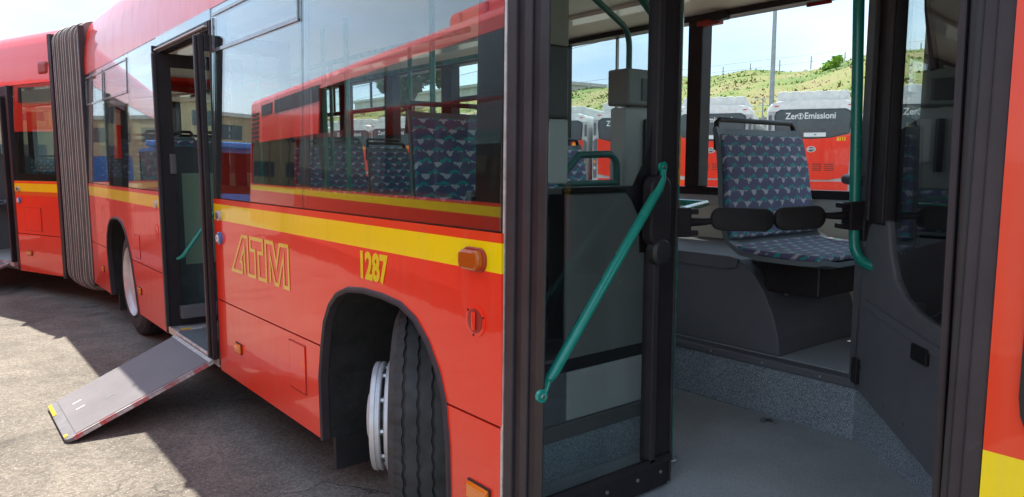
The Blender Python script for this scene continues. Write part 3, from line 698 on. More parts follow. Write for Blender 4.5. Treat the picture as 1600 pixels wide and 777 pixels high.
# ------------------------------------------------------------------ front door leaves
def pane_x(x, y0, y1, z0, z1, mat, name, parent, xf=None, th=.006):
    return MB().box(x, x + th, y0, y1, z0, z1).build(name, mat, parent, xf)
XL = -1.676
def front_leaf():
    m = MB(); t = .034
    m.cbox(XL, XL + t, .626, .716, .352, 2.28, .006).cbox(XL, XL + t, .03, .105, .352, 2.28, .006)
    m.cbox(XL, XL + t, .105, .626, .352, .455, .004).cbox(XL, XL + t, .105, .626, 2.18, 2.28, .004)
    lf = m.build('door_leaf', 'frame', BUS, label="rear leaf of the front door swung inwards")
    m = MB().cbox(XL - .008, XL + t + .004, .717, .726, .36, 2.27, .003).cbox(XL - .004, XL + t + .012, .60, .628, .456, 2.18, .004)
    m.build('leaf_seal', 'rubber', lf)
    m = MB().cbox(XL + t, XL + t + .012, .10, .718, .445, .474, .004)
    for yy in (.22, .40, .55, .67): m.m(1).disc((XL + t + .0005, yy, .41), (1, 0, 0), .007, .004, 10)
    m.m(0); m.build('bottom_rail', ('frame', 'steel'), lf)
    pane_x(XL + .012, .105, .626, .455, 2.18, 'doorglass', 'leaf_glass', lf)
    # printed black border with a rounded inner corner (lower right of the upper light)
    pts = [(.626, 2.18), (.626, 1.20), (.552, 1.20), (.545, 1.32), (.51, 1.375)] + [(.45 + .09 * sin(radians(a)), 1.49 - .09 * cos(radians(a))) for a in (20, 45, 70)] + [(.565, 1.50), (.590, 1.56), (.605, 1.68), (.605, 2.18)]
    MB().prism(pts, 'x', XL + .0195, XL + .0215).build('glass_border', 'frit', lf)
    # lock box and round knob
    MB().prism([(y, z) for y, z in rrect(.592, 1.342, .10, .235, .045)], 'x', XL + t, XL + t + .045).build('lock_box', 'frame', lf, bevel=.008)
    MB().lathe([(0, .045), (.03, .045), (.04, .036)], (XL + t + .012, .60, 1.205), (1, 0, 0), 24).build('lock_knob', 'black', lf)
    # diagonal green grab handle
    X1 = XL + .075
    p0 = Vector((X1 - .01, .615, 1.485)); p1 = Vector((X1, .590, 1.43)); p2 = Vector((-1.552, .068, .885)); p3 = Vector((-1.500, -.006, .856))
    m = MB(); m.tube([p0 + Vector((0, -.003, -.012)), p1 + Vector((0, .004, .012)), p1 + Vector((0, -.012, -.016)), p1.lerp(p2, .5), p2 + Vector((0, .012, .014)), p2 + Vector((0, -.012, -.008)), p3], [.009, .013, .0165, .0165, .0165, .013, .010], 14)
    m.lathe([(0, .018), (.012, .018)], p0 - Vector((.012, 0, 0)), (1, 0, 0), 16).lathe([(0, .018), (.012, .018)], p3 - Vector((.012, 0, 0)), (1, 0, 0), 16)
    m.build('grab_handle', 'teal', lf)
    for p, d_ in ((p0, -.06), (p3, -.022)): MB().tube([p + Vector((d_, 0, 0)), p + Vector((-.012, 0, 0))], .008, 8).lathe([(0, .007), (.004, .006)], p + Vector((.001, 0, 0)), (1, 0, 0), 10).build('handle_bolt', 'steel', lf)
front_leaf()
def right_leaf():
    x0, x1 = -.530, -.502
    m = MB(); m.cbox(x0, x1, .060, .12, .352, 2.28, .006).cbox(x0, x1, .61, .69, .352, 2.28, .006).cbox(x0, x1, .12, .61, .352, .47, .004).cbox(x0, x1, .12, .61, 2.18, 2.28, .004)
    SH = Matrix(((1, 0, 0, 0), (0, 1, -.06, .078), (0, 0, 1, 0), (0, 0, 0, 1)))
    lf = m.build('door_leaf', 'frame', BUS, SH, label="front leaf of the front door seen edge on")
    MB().cbox(x0 - .002, x0 + .012, .040, .0585, .36, 2.27, .004).build('leaf_seal', 'rubber', lf)
    MB().cbox(x0 + .014, x1 + .004, .044, .0585, .36, 2.27, .004).build('leaf_seal', 'black', lf)
    pane_x(x0 + .012, .12, .61, .47, 2.18, 'doorglass', 'leaf_glass', lf)
    MB().tube([(x1 + .04, .60, 1.48), (x1 + .05, .12, .88), (x1 + .02, .05, .85)], .0165, 12).build('grab_handle', 'teal', lf)
right_leaf()

# ------------------------------------------------------------------ second door: leaves, header, ramp
def second_door():
    X = -5.56; t = .035
    m = MB().cbox(X, X + t, -.03, .085, .345, 2.24, .006).cbox(X, X + t, .50, .58, .345, 2.24, .006).cbox(X, X + t, .075, .50, .345, .40, .004).cbox(X, X + t, .075, .50, 2.15, 2.24, .004)
    lf = m.build('door_leaf', 'frame', BUS, label="far leaf of the second door swung inwards")
    MB().cbox(X + t, X + t + .02, -.034, -.012, .35, 2.235, .004).build('leaf_seal', 'rubber', lf)
    pane_x(X + .015, .075, .50, .40, 2.15, 'doorglass', 'leaf_glass', lf)
    MB().cbox(X + t, X + t + .06, .06, .50, .40, .49, .006).build('bottom_rail', 'plas', lf)
    MB().tube([(X + .06, .055, .825), (X + .08, .09, .845), (X + .08, .42, 1.28), (X + .06, .46, 1.33)], [.010, .0155, .0155, .010], 12).build('grab_handle', 'teal', lf)
    MB().cbox(X + t, X + t + .03, .045, .085, 1.42, 1.56, .008).build('door_button', 'mgrey', lf)
    X = -4.47
    m = MB().cbox(X, X + .04, -.040, -.006, .34, 2.22, .006).cbox(X, X + .04, .42, .5, .34, 2.22, .006).cbox(X, X + .04, -.006, .42, .34, .45, .004).cbox(X, X + .04, -.006, .42, 2.13, 2.22, .004)
    lf = m.build('door_leaf', 'frame', BUS, label="near leaf of the second door seen edge on")
    MB().cbox(X - .010, X + .018, -.056, -.041, .35, 2.215, .004).build('leaf_seal', 'rubber', lf)
    pane_x(X + .015, -.006, .42, .45, 2.13, 'doorglass', 'leaf_glass', lf)
    MB().cbox(-5.61, -4.445, .02, .09, 2.245, 2.30, .006).build('door_header', 'frame', BUS)
    MB().cbox(-5.60, -4.45, .0, .02, 2.262, 2.272, .002).build('header_strip', 'alustrip', BUS)
    side_panel([(-5.64, 2.30), (-4.41, 2.30), (-4.41, 2.359), (-5.64, 2.359)], mat='glass', name='door_top_panel', y0=.026, th=.006)
    MB().cbox(-5.60, -4.45, .0, .03, .285, .337, .004).build('door_sill', 'alustrip', BUS)
    MB().box(-5.345, -5.325, .03, .8, .343, .349).build('step_tape', 'rwx', BUS)
    MB().box(-5.40, -5.35, .03, .10, .343, .348).build('step_tape', 'yelt', BUS)
    # partition with pale green panel behind the far leaf
    MB().cbox(-5.86, -5.83, .12, .78, .36, 1.62, .006).build('partition', 'plas', BUS)
    MB().box(-5.829, -5.824, .20, .72, .74, 1.42).build('partition_panel', 'mint', BUS)
    MB().tube([(-5.84, .80, .34), (-5.84, .80, 2.40)], .0165, 10).build('grab_pole', 'teal', BUS)
    MB().tube([(-4.40, .85, .34), (-4.40, .85, 2.40)], .0165, 10).build('grab_pole', 'teal', BUS)
second_door()
def ramp():
    P = lambda x, t: (x, -.02 - .79 * t, .325 - .31 * t)
    # slight taper and yaw like the photo: hinge -5.33..-4.49, tip -5.19..-4.46
    def Q(u, t, h=0):
        x0 = -5.33 + t * .14; x1 = -4.49 + t * .03; y = -.02 - .79 * t; z = .325 - .305 * t
        nrm = Vector((0, -.36, .93)); return Vector((x0 + (x1 - x0) * u, y, z)) + nrm * h
    def slab(u0, u1, t0, t1, h0, h1, rnd=False):
        m = MB(); n = 1
        pts = [(u0, t0), (u1, t0), (u1, t1), (u0, t1)]
        m.add([Q(u, t, h) for h in (h0, h1) for u, t in pts], [(0, 1, 2, 3), (7, 6, 5, 4), (0, 4, 5, 1), (1, 5, 6, 2), (2, 6, 7, 3), (3, 7, 4, 0)]); return m
    m = MB(); out = [(0, 0), (1, 0), (1, .955), (.985, .985), (.95, 1.0), (.05, 1.0), (.015, .985), (0, .955)]
    k = len(out); m.add([Q(u, t, h) for h in (-.022, 0) for u, t in out], [list(range(k)), list(range(2 * k - 1, k - 1, -1))] + [(i, (i + 1) % k, k + (i + 1) % k, k + i) for i in range(k)])
    r = m.build('ramp', 'ramptrim', BUS, label="grey wheelchair ramp folded down to the asphalt", bevel=.003)
    slab(.035, .970, .035, .93, .0005, .0035).build('ramp_surface', 'ramp', r)
    slab(.985, .998, .02, .95, .0005, .003).build('edge_tape', 'rw', r)
    m = slab(-.001, .002, .02, .95, -.02, -.001); m.build('edge_strip', 'alustrip', r)
    m = MB(); a = Q(1, .0, -.021); b = Q(1, .95, -.021); up = Vector((0, -.36, .93)) * .019
    m.add([a + Vector((.0015, 0, 0)), b + Vector((.0015, 0, 0)), b + up + Vector((.0015, 0, 0)), a + up + Vector((.0015, 0, 0))], [(0, 1, 2, 3)]); m.build('edge_tape', 'rw', r, recalc=False)
    slab(.03, .34, .972, .995, .0005, .004).build('edge_tape', 'yelt', r, label="yellow strip at the ramp tip"); slab(.88, .93, .972, .995, .0005, .004).build('edge_tape', 'yelt', r)
    m = MB(); m.add([], [])
    z = slab(.30, .325, .80, .86, .004, .0048); z.build('worn_mark', 'lgrey', r)
    slab(.47, .495, .80, .86, .004, .0048).build('worn_mark', 'lgrey', r)
    slab(.52, .60, .61, .67, .004, .0048).build('worn_mark', 'ramptrim', r)
    # piano hinge
    m = MB()
    for i in range(12):
        u0 = i / 12; m.tube([Q(u0 + .004, -.012, .006), Q(u0 + .079, -.012, .006)], .011, 8)
    m.build('hinge', 'alustrip', r)
    slab(0.0, 1.0, .006, .034, .0006, .004).build('hinge_leaf', 'alustrip', r)
    MB().box(-5.33, -4.49, .0, .75, .3425, .3465).build('ramp_recess_plate', 'plas2', BUS)
ramp()
# trailer door
def trailer_door():
    MB().cbox(-1.79, -1.71, .02, .10, .35, 2.24, .006).build('door_leaf', 'frame', BUS, TR)
    X = -2.0
    m = MB().cbox(-1.80, -1.765, -.03, .05, .345, 2.24, .006).cbox(-1.80, -1.765, .55, .62, .345, 2.24, .006).cbox(-1.80, -1.765, .05, .55, .345, .42, .004)
    lf = m.build('door_leaf', 'frame', BUS, TR)
    MB().box(-1.79, -1.784, .05, .55, .42, 2.2).build('leaf_glass', 'doorglass', lf)
    MB().cbox(-2.95, -2.90, -.02, .06, .345, 2.24, .006).build('door_leaf', 'frame', BUS, TR)
    MB().cbox(-2.95, -1.70, .02, .09, 2.25, 2.36, .006).build('door_header', 'frame', BUS, TR)
    MB().cbox(-3.2, -3.17, .1, .9, .36, 1.6, .006).build('partition', 'plas', BUS, TR)
    MB().box(-2.35, -2.34, .25, .95, .60, 1.27).build('partition_panel', 'mint', BUS, TR)
    MB().tube([(-1.95, .12, 1.0), (-2.1, .15, 1.45)], .016, 10).build('grab_handle', 'teal', BUS, TR)
    MB().box(-2.85, -1.75, -.02, .02, .30, .342).build('door_sill', 'rwx', BUS, TR)
    MB().obox((-2.75, -.02, .31), (.9, 0, 0), (.0, -.75, -.29), (0, -.006, .02)).build('ramp', 'ramptrim', BUS, TR)
    MB().obox((-1.90, -.02, .333), (.05, 0, 0), (.0, -.75, -.29), (0, -.0005, .002)).build('edge_tape', 'rw', BUS, TR)
trailer_door()

# ------------------------------------------------------------------ seats
def seat_mesh_profile():
    pass
def make_seat(w=.74, ped=True):
    # local frame: faces +x, origin at the rear of the cushion top, centre of width
    hw = w / 2
    # shell: side profile swept over the width with rounded shoulders
    prof = [(-.175, .56), (-.150, .50), (-.128, .38), (-.112, .24), (-.095, .12), (-.055, .035), (.02, -.012), (.14, -.028), (.28, -.03), (.385, -.028), (.418, -.018)]
    def sweep(prof, th, hwf, y0off=0, n=14, side=0.0):
        m = MB(); m.smooth = True; rows = []
        for i, (x, z) in enumerate(prof):
            a = prof[max(i - 1, 0)]; b = prof[min(i + 1, len(prof) - 1)]; t = Vector((b[0] - a[0], b[1] - a[1])).normalized(); nr = Vector((-t.y, t.x))
            ww = hwf(i, x, z); row = []
            for j in range(n + 1):
                u = -1 + 2 * j / n; lift = side * max(0, abs(u) - .72) / .28
                row.append((x + nr.x * lift, u * ww, z + nr.y * lift))
            rows.append((row, nr))
        vs = []
        for row, nr in rows: vs += row
        k = n + 1
        for row, nr in rows: vs += [(p[0] - nr.x * th, p[1], p[2] - nr.y * th) for p in row]
        R = len(prof); off = R * k; fs = []
        for i in range(R - 1):
            for j in range(n):
                fs.append((i * k + j, i * k + j + 1, (i + 1) * k + j + 1, (i + 1) * k + j)); fs.append((off + i * k + j, off + (i + 1) * k + j, off + (i + 1) * k + j + 1, off + i * k + j + 1))
            fs.append((i * k, (i + 1) * k, off + (i + 1) * k, off + i * k)); fs.append((i * k + n, off + i * k + n, off + (i + 1) * k + n, (i + 1) * k + n))
        for j in range(n):
            fs.append((j, off + j, off + j + 1, j + 1)); i = R - 1; fs.append((i * k + j, i * k + j + 1, off + i * k + j + 1, off + i * k + j))
        m.add(vs, fs); return m
    def W(i, x, z):
        if z > .45: return hw * (.92 - (z - .45) * .30)
        if z > .1: return hw * (.97 - .05 * (z - .1) / .35)
        return hw * (1.0 if x < .38 else .96)
    shell = sweep(prof, .022, W, side=.018).build('seat', 'plas2', None)
    # curved profile: sign of nr points up/forward
    padb = [(-.158, .535), (-.135, .46), (-.115, .36), (-.098, .24), (-.082, .13), (-.055, .055)]
    pb = sweep([(x + .024, z) for x, z in padb], .026, lambda i, x, z: W(0, x, z) * (.955 if i not in (0,) else .93)).build('backrest_pad', 'fabric', shell, bevel=.008)
    pc = sweep([(-.03, .028), (.05, .016), (.18, .010), (.30, .012), (.385, .012), (.405, .002)], .026, lambda i, x, z: hw * .955).build('cushion_pad', 'fabric', shell, bevel=.008)
    tw = hw * .84
    pts = [(-.158, -tw - .012, .46), (-.17, -tw, .54), (-.178, -tw * .965, .585), (-.178, -tw * .90, .60), (-.178, tw * .90, .60), (-.178, tw * .965, .585), (-.17, tw, .54), (-.158, tw + .012, .46)]
    MB().tube(pts, .013, 10).build('grab_bar', 'frame', shell)
    if ped: MB().cbox(.02, .30, -hw * .5, hw * .5, -.20, -.045, .01).build('seat_base', 'frame', shell)
    return shell
seat_w = make_seat(.80)
def place_seat(src, x, y, z, rz=0, label=None):
    s = copy_tree(src); s.parent = BUS; s.location = (x, y, z); s.rotation_euler = (0, 0, rz)
    if label: s['label'] = label
    return s
seat_w.parent = BUS; seat_w.location = (-1.975, 1.955, 1.10); seat_w['label'] = "wide patterned seat on the offside wheel box"
seat_n = make_seat(.43)
seat_n.parent = BUS; seat_n.location = (-3.75, 1.80, 1.10)
place_seat(seat_n, -2.93, .745, 1.17, 0, "patterned seat on the near wheel box behind the window").scale = (1, 1.2, 1.02)
for i, x in enumerate((-3.75, -4.60, -5.45, -6.3, -7.3)):
    for y in (1.80, 2.24):
        if i == 0 and y == 1.80: continue
        place_seat(seat_n, x, y, 1.06 if i < 3 else 1.12)
for x in (-6.35, -7.25): 
    for y in (.30, .74): place_seat(seat_n, x, y, 1.15)
for x in (-3.4, -4.3, -5.2):
    for y in (.30, .74, 1.80, 2.24):
        s = place_seat(seat_n, 0, 0, 0); s.matrix_local = TR @ Matrix.Translation((x, y, 1.0))

# ------------------------------------------------------------------ wheel boxes, partition behind the front door leaf
bx = [(-3.3, .612), (-3.3, 1.045), (-2.12, 1.045), (-2.065, 1.035), (-1.99, .985), (-1.925, .90), (-1.875, .80), (-1.845, .70), (-1.835, .612)]
o = MB().prism(bx, 'y', 1.72, 2.45).build('wheel_box', 'plas', BUS, label="charcoal wheel box carrying the wide seat", bevel=.006)
MB().prism([(-3.3, .988), (-3.3, 1.052), (-2.115, 1.052), (-2.06, 1.042), (-2.075, 1.0), (-2.13, .988)], 'y', 1.708, 1.722).build('box_edge_cap', 'plas', o, bevel=.003)
m = MB()
for (y, z) in ((1.86, .88), (2.12, .93), (1.90, .97)): m.disc((-1.90 - (z - .88) * .3, y, z), (1, 0, .2), .010, .01, 10)
m.build('bolt', 'steel', o)
MB().cbox(-2.06, -1.80, 1.80, 2.30, .965, 1.035, .01).build('seat_bracket', 'frame', o)
XPn = -1.93
o = MB().cbox(XPn - .03, XPn, .06, .97, .345, 1.41, .005).build('partition', 'plas', BUS, label="partition behind the front door leaf")
MB().cbox(XPn - .04, XPn + .012, .45, .985, 1.390, 1.412, .005).build('partition_cap', 'frame', o)
MB().cbox(XPn, XPn + .006, .47, .955, .79, 1.385, .003).build('upper_panel', 'plas3', o)
MB().box(XPn, XPn + .003, .06, .97, .742, .788).build('panel_gap', 'frit', o)
MB().cbox(XPn, XPn + .010, .475, .955, .56, .742, .003).build('lower_panel', 'lgrey', o)
MB().cbox(XPn, XPn + .016, .06, .97, .495, .556, .004).build('trim_strip', 'mgrey', o)
MB().box(XPn, XPn + .005, .06, .97, .346, .493).build('coved_skirting', 'riser', o)
MB().box(XPn, XPn + .004, .06, .46, .80, 1.39).build('side_strip', 'frit', o)
m = MB()
for (y, z) in ((.62, 1.02), (.74, 1.05), (.90, 1.10)): m.disc((XPn + .006, y, z), (1, 0, 0), .006, .003, 10)
m.build('screw', 'steel', o)
MB().cbox(XPn + .006, XPn + .012, .925, .945, 1.03, 1.08, .002).build('latch_plate', 'alustrip', o)
MB().box(-3.02, XPn - .03, .06, .95, 1.012, 1.06).box(-3.05, -3.02, .06, .95, .345, 1.06).box(-3.02, XPn - .03, .92, .95, .345, .80).build('wheel_box', 'plas', BUS)
# pillar trim above
for (z0, z1, mt) in ((1.43, 1.64, 'lgrey'), (1.642, 1.87, 'mgrey'), (1.872, 2.13, 'beige'), (2.132, 2.36, 'cream')):
    MB().cbox(-1.905, -1.805, .07, .365, z0, z1, .008).build('pillar_trim', mt, BUS)
MB().tube([(-1.80, .27, 1.63), (-1.80, .27, 2.35)], .006, 6).build('cable', 'black', BUS)

# ------------------------------------------------------------------ poles, rails, gate
def pole(pts, r=.0175, mat='teal', name='grab_pole', seg=14, label=None): return MB().tube(pts, r, seg).build(name, mat, BUS, label=label)
def bend(a, b, c, r, n=6):
    a, b, c = map(Vector, (a, b, c)); d1 = (a - b).normalized(); d2 = (c - b).normalized(); p = b + d1 * r; q = b + d2 * r
    return [tuple((p * (1 - t) ** 2 + b * 2 * t * (1 - t) + q * t * t)) for t in [k / n for k in range(n + 1)]]
p1 = pole([(-1.80, .905, .345), (-1.80, .905, 2.40)], label="green pole with yellow tape by the door leaf")
MB().tube([(-1.80, .905, 1.42), (-1.80, .905, 1.60)], .0187, 14).build('yellow_tape', 'yelt', p1)
MB().tube([(-1.80, .905, 1.30), (-1.80, .905, 1.36)], .021, 14).build('pole_clamp', 'mgrey', p1)
p2 = pole([(-1.445, 1.50, 2.40), (-1.415, 1.52, 1.25)] + bend((-1.415, 1.52, 1.25), (-1.41, 1.52, 1.12), (-1.27, 1.50, 1.095), .08) + [(-1.24, 1.50, 1.09)], .021, label="green pole curving into the cab partition")
for a, b, c in (((-1.80, .925, 1.285), (-2.6, 1.68, 1.30), None),):
    pole([a, (-1.98, 1.10, 1.29), (-2.15, 1.45, 1.295), (-2.25, 1.70, 1.30), (-3.2, 1.72, 1.30)], .0155, name='grab_rail')
pole([(-2.5, 1.74, 1.05), (-2.5, 1.74, 1.30)], .0155, name='grab_rail')
pole([(-1.405, 1.56, 1.43), (-1.50, 1.66, 1.43), (-1.58, 1.76, 1.43)], .022, 'mgrey', 'arm_rest')
pole([(-1.42, 1.575, 1.43), (-1.46, 1.62, 1.43)], .024, 'teal', 'arm_rest')
# loop rail over the partition and bent overhead poles
pole([(-2.55, .98, 1.41), (-2.55, 1.12, 1.535)] + bend((-2.55, 1.12, 1.54), (-2.55, 1.38, 1.54), (-2.55, 1.38, 1.40), .07) + [(-2.55, 1.39, 1.06)], .018, 'tealdull', 'grab_rail')
pole([(-2.55, 1.0, 1.40), (-2.55, 1.39, 1.40)], .016, 'tealdull', 'grab_rail')
pole([(-2.62, 1.53, .345), (-2.62, 1.53, 2.02)] + bend((-2.62, 1.53, 2.02), (-2.62, 1.53, 2.16), (-2.55, 1.10, 2.30), .09) + [(-2.50, .90, 2.38)], .015, 'tealdull')
pole([(-2.2, .95, 2.36), (-2.2, 1.08, 2.245), (-2.2, 1.27, 2.10), (-2.2, 1.31, 2.06), (-2.2, 1.33, 1.95)], .018, 'tealdull', 'grab_rail')
for (x, y) in ((-3.55, .95), (-3.6, 1.60), (-5.0, 1.62), (-4.85, .9), (-6.4, 1.62), (-6.9, .95)):
    z0 = .345 if y < 1.61 else .61
    pole([(x, y + (.05 if z0 > .5 else 0), z0), (x, y + (.05 if z0 > .5 else 0), 2.40)], .0165)
for y in (.95, 1.55):
    pole([(-8.2, y, 2.18), (-3.2, y, 2.18)], .016, name='grab_rail', mat='teal')
o = MB().cbox(-3.60, -3.50, .93, 1.0, 1.40, 1.66, .012).build('stop_button_box', 'beige', BUS)
MB().disc((-3.499, .965, 1.50), (1, 0, 0), .028, .01, 16).build('button_centre', 'yellow', o)
# ticket validator
o = MB().cbox(-2.70, -2.56, 1.46, 1.76, 1.785, 1.965, .01).build('validator', 'grey2', BUS, label="grey ticket validator on a pole")
MB().cbox(-2.562, -2.555, 1.56, 1.67, 1.81, 1.92, .002).build('validator_screen', 'frit', o)
m = MB().cbox(-2.68, -2.58, 1.46, 1.76, 1.36, 1.775, .012); o = m.build('validator', 'lgrey', BUS, label="pale grey equipment case beneath the validator")
MB().cbox(-2.577, -2.57, 1.60, 1.64, 1.45, 1.72, .01).build('validator_screen', 'frit', o)
MB().cbox(-2.577, -2.57, 1.66, 1.745, 1.50, 1.72, .003).build('validator_panel', 'paper', o)
# exit gate paddles
ga = Vector((-1.80, .925, 1.275)); gb = Vector((-1.415, 1.53, 1.275)); gd = (gb - ga).normalized(); gn = Vector((gd.y, -gd.x, 0))
def paddle(c, L_, h, tilt, name='gate_paddle'):
    c = Vector(c); R = Matrix((gd, gn, Vector((0, 0, 1)))).transposed().to_4x4()
    pts = rrect(0, 0, L_, h, h * .46, 8); m = MB(); k = len(pts)
    vs = []
    for (y, s) in ((-.017, .93), (-.012, 1), (.012, 1), (.017, .93)): vs += [(p[0] * s, y, p[1] * s) for p in pts]
    fs = [list(range(k)), list(range(4 * k - 1, 3 * k - 1, -1))] + [(r * k + i, r * k + (i + 1) % k, (r + 1) * k + (i + 1) % k, (r + 1) * k + i) for r in range(3) for i in range(k)]
    m.smooth = True; m.add(vs, fs)
    o = m.build(name, 'pad', BUS, Matrix.Translation(c) @ R @ Matrix.Rotation(tilt, 4, 'Y')); return o
pa = paddle(ga + gd * .256 + Vector((0, 0, .008)), .245, .088, radians(2)); pb = paddle(ga + gd * .486 + Vector((0, 0, .012)), .20, .090, radians(-3))
def bracket(p, sgn):
    R = Matrix((gd * sgn, gn, Vector((0, 0, 1)))).transposed().to_4x4(); X = Matrix.Translation(p) @ R
    o = MB().cbox(-.03, .045, -.032, .034, -.055, .055, .006).cbox(.045, .075, -.025, .025, -.05, -.03, .004).cbox(.045, .075, -.025, .025, .03, .05, .004).build('gate_bracket', 'frame', BUS, X)
    MB().tube([(.05, 0, 0), (.10, 0, 0), (.16, 0, .004)], [.017, .014, .010], 12).build('gate_arm', 'frame', o)
bracket(ga + Vector((0, 0, .0)), 1); bracket(gb + Vector((0, 0, .02)), -1)
# exit button near the ceiling, red sign
o = MB().cbox(-2.86, -2.70, 2.37, 2.415, 2.30, 2.335, .004).build('emergency_handle', 'redsign', BUS)
MB().cbox(-2.745, -2.64, 2.34, 2.40, 2.315, 2.36, .01).build('handle_cover', 'frame', o)
MB().cbox(-2.20, -2.06, 2.44, 2.45, 2.32, 2.385, .003).build('red_sticker', 'redsign', BUS)
# fire extinguisher behind the door glass
ex = thing("fire_extinguisher", "dark red fire extinguisher standing behind the front door glass", "extinguisher", (-1.84, .20, .345))
MB().lathe([(0, .055), (.01, .06), (.36, .06), (.40, .045), (.43, .02), (.46, .02)], (0, 0, .03), (0, 0, 1), 20).build('cylinder', 'exred', ex)
MB().cbox(-.03, .03, -.015, .015, .47, .51, .005).tube([(0, 0, .49), (.06, 0, .46), (.068, 0, .12)], .009, 8).build('valve_and_hose', 'black', ex)
MB().lathe([(.18, .0605), (.30, .0605)], (0, 0, .03), (0, 0, 1), 20).build('label_band', 'paper', ex)

# ------------------------------------------------------------------ cab door with its glass
cd = Vector((.755, -.656, 0)); cn = Vector((-.656, -.755, 0)); co = Vector((-1.42, 1.60, 0)) + cn * .02
CR = Matrix.Translation(co) @ Matrix((cd, cn, Vector((0, 0, 1)))).transposed().to_4x4()     # local x along the door, -? y out to the aisle
def cab():
    low = [(.02, .612), (.62, .50), (.86, .45), (.86, .985)] + [(.60, .985), (.50, 1.0), (.40, 1.035), (.33, 1.09), (.285, 1.17), (.25, 1.29), (.16, 1.30), (.10, 1.26), (.05, 1.15)]
    o = MB().prism(low, 'y', -.03, 0).build('cab_door', 'plas', BUS, CR, label="charcoal driver's cab door with curved upper edge", bevel=.008)
    ridge = [(.86, .99), (.60, .99), (.50, 1.004), (.40, 1.04), (.335, 1.092), (.295, 1.16), (.33, 1.16), (.36, 1.09), (.43, 1.05), (.52, 1.024), (.86, 1.015)]
    MB().prism([(.10, .945), (.36, .915), (.86, .86), (.86, .90), (.40, .945), (.10, .975)], 'y', 0, .007).build('door_ridge', 'plas', o, bevel=.003)
    MB().box(.04, .86, -.022, -.014, .98, 2.20).build('cab_glass', 'cabglass', o)
    m = MB().cbox(.07, .235, -.04, .01, 1.27, 2.30, .01).m(0); m.build('cab_door_frame', 'frame', o)
    MB().cbox(.10, .13, .01, .022, 1.28, 2.28, .004).cbox(.195, .245, .01, .02, 1.28, 2.28, .004).build('frame_moulding', 'rubber', o)
    MB().cbox(-.02, .065, -.035, .0, .62, 2.38, .008).build('cab_post', 'plas', o)
    for z in (.68, 1.25): MB().cbox(.045, .09, .001, .018, z - .05, z + .05, .004).build('hinge', 'frame', o)
    MB().cbox(.50, .60, .001, .016, .845, .90, .004).build('door_latch', 'frit', o)
    for x_, z_ in ((.10, .70), (.10, .90), (.30, .62), (.45, .60)): MB().disc((x_, .0, z_), (0, 1, 0), .006, .002, 10).build('screw', 'steel', o)
    MB().cbox(.05, .86, -.04, .01, 2.20, 2.38, .01).build('cab_header', 'frame', o)
    # dark cab interior: rear bulkhead, driver's seat back, dash
    MB().box(.30, .34, -.9, -.05, .62, 1.0).build('cab_cupboard', 'plas', BUS, CR)
    MB().cbox(-.50, -.30, 1.7, 2.36, .62, 1.35, .02).build('cab_bulkhead', 'plas', BUS)
    MB().cbox(-.30, -.10, 1.65, 2.1, 1.2, 2.0, .05).build('driver_seat', 'plas', BUS)
    MB().prism([(.06, .64), (.95, .64), (.95, 2.24), (.215, 2.24), (.21, 1.66), (.06, 1.62)], 'y', -.16, -.11).build('cab_dark_backing', 'frame', BUS, CR)  # dark sheet added behind the glass so the seat's reflection shows
    MB().cbox(-.3, 1.3, 1.3, 2.4, 2.25, 2.37, .02).build('cab_ceiling_console', 'frame', BUS)
    MB().cbox(.75, 1.3, .2, 2.4, .7, 1.25, .05).build('dashboard', 'plas', BUS)
    MB().tube([(.62 + .22 * .5 * cos(a), 1.9 + .22 * sin(a), 1.33 + .2 * .5 * cos(a)) for a in [2 * pi * k / 24 for k in range(25)]], .014, 8).build('steering_wheel', 'black', BUS)
    MB().tube([(.36, -.03, 2.2), (.40, -.025, 2.0), (.47, -.02, 1.8)], .014, 8).build('damper_strut', 'rubber', o)
cab()

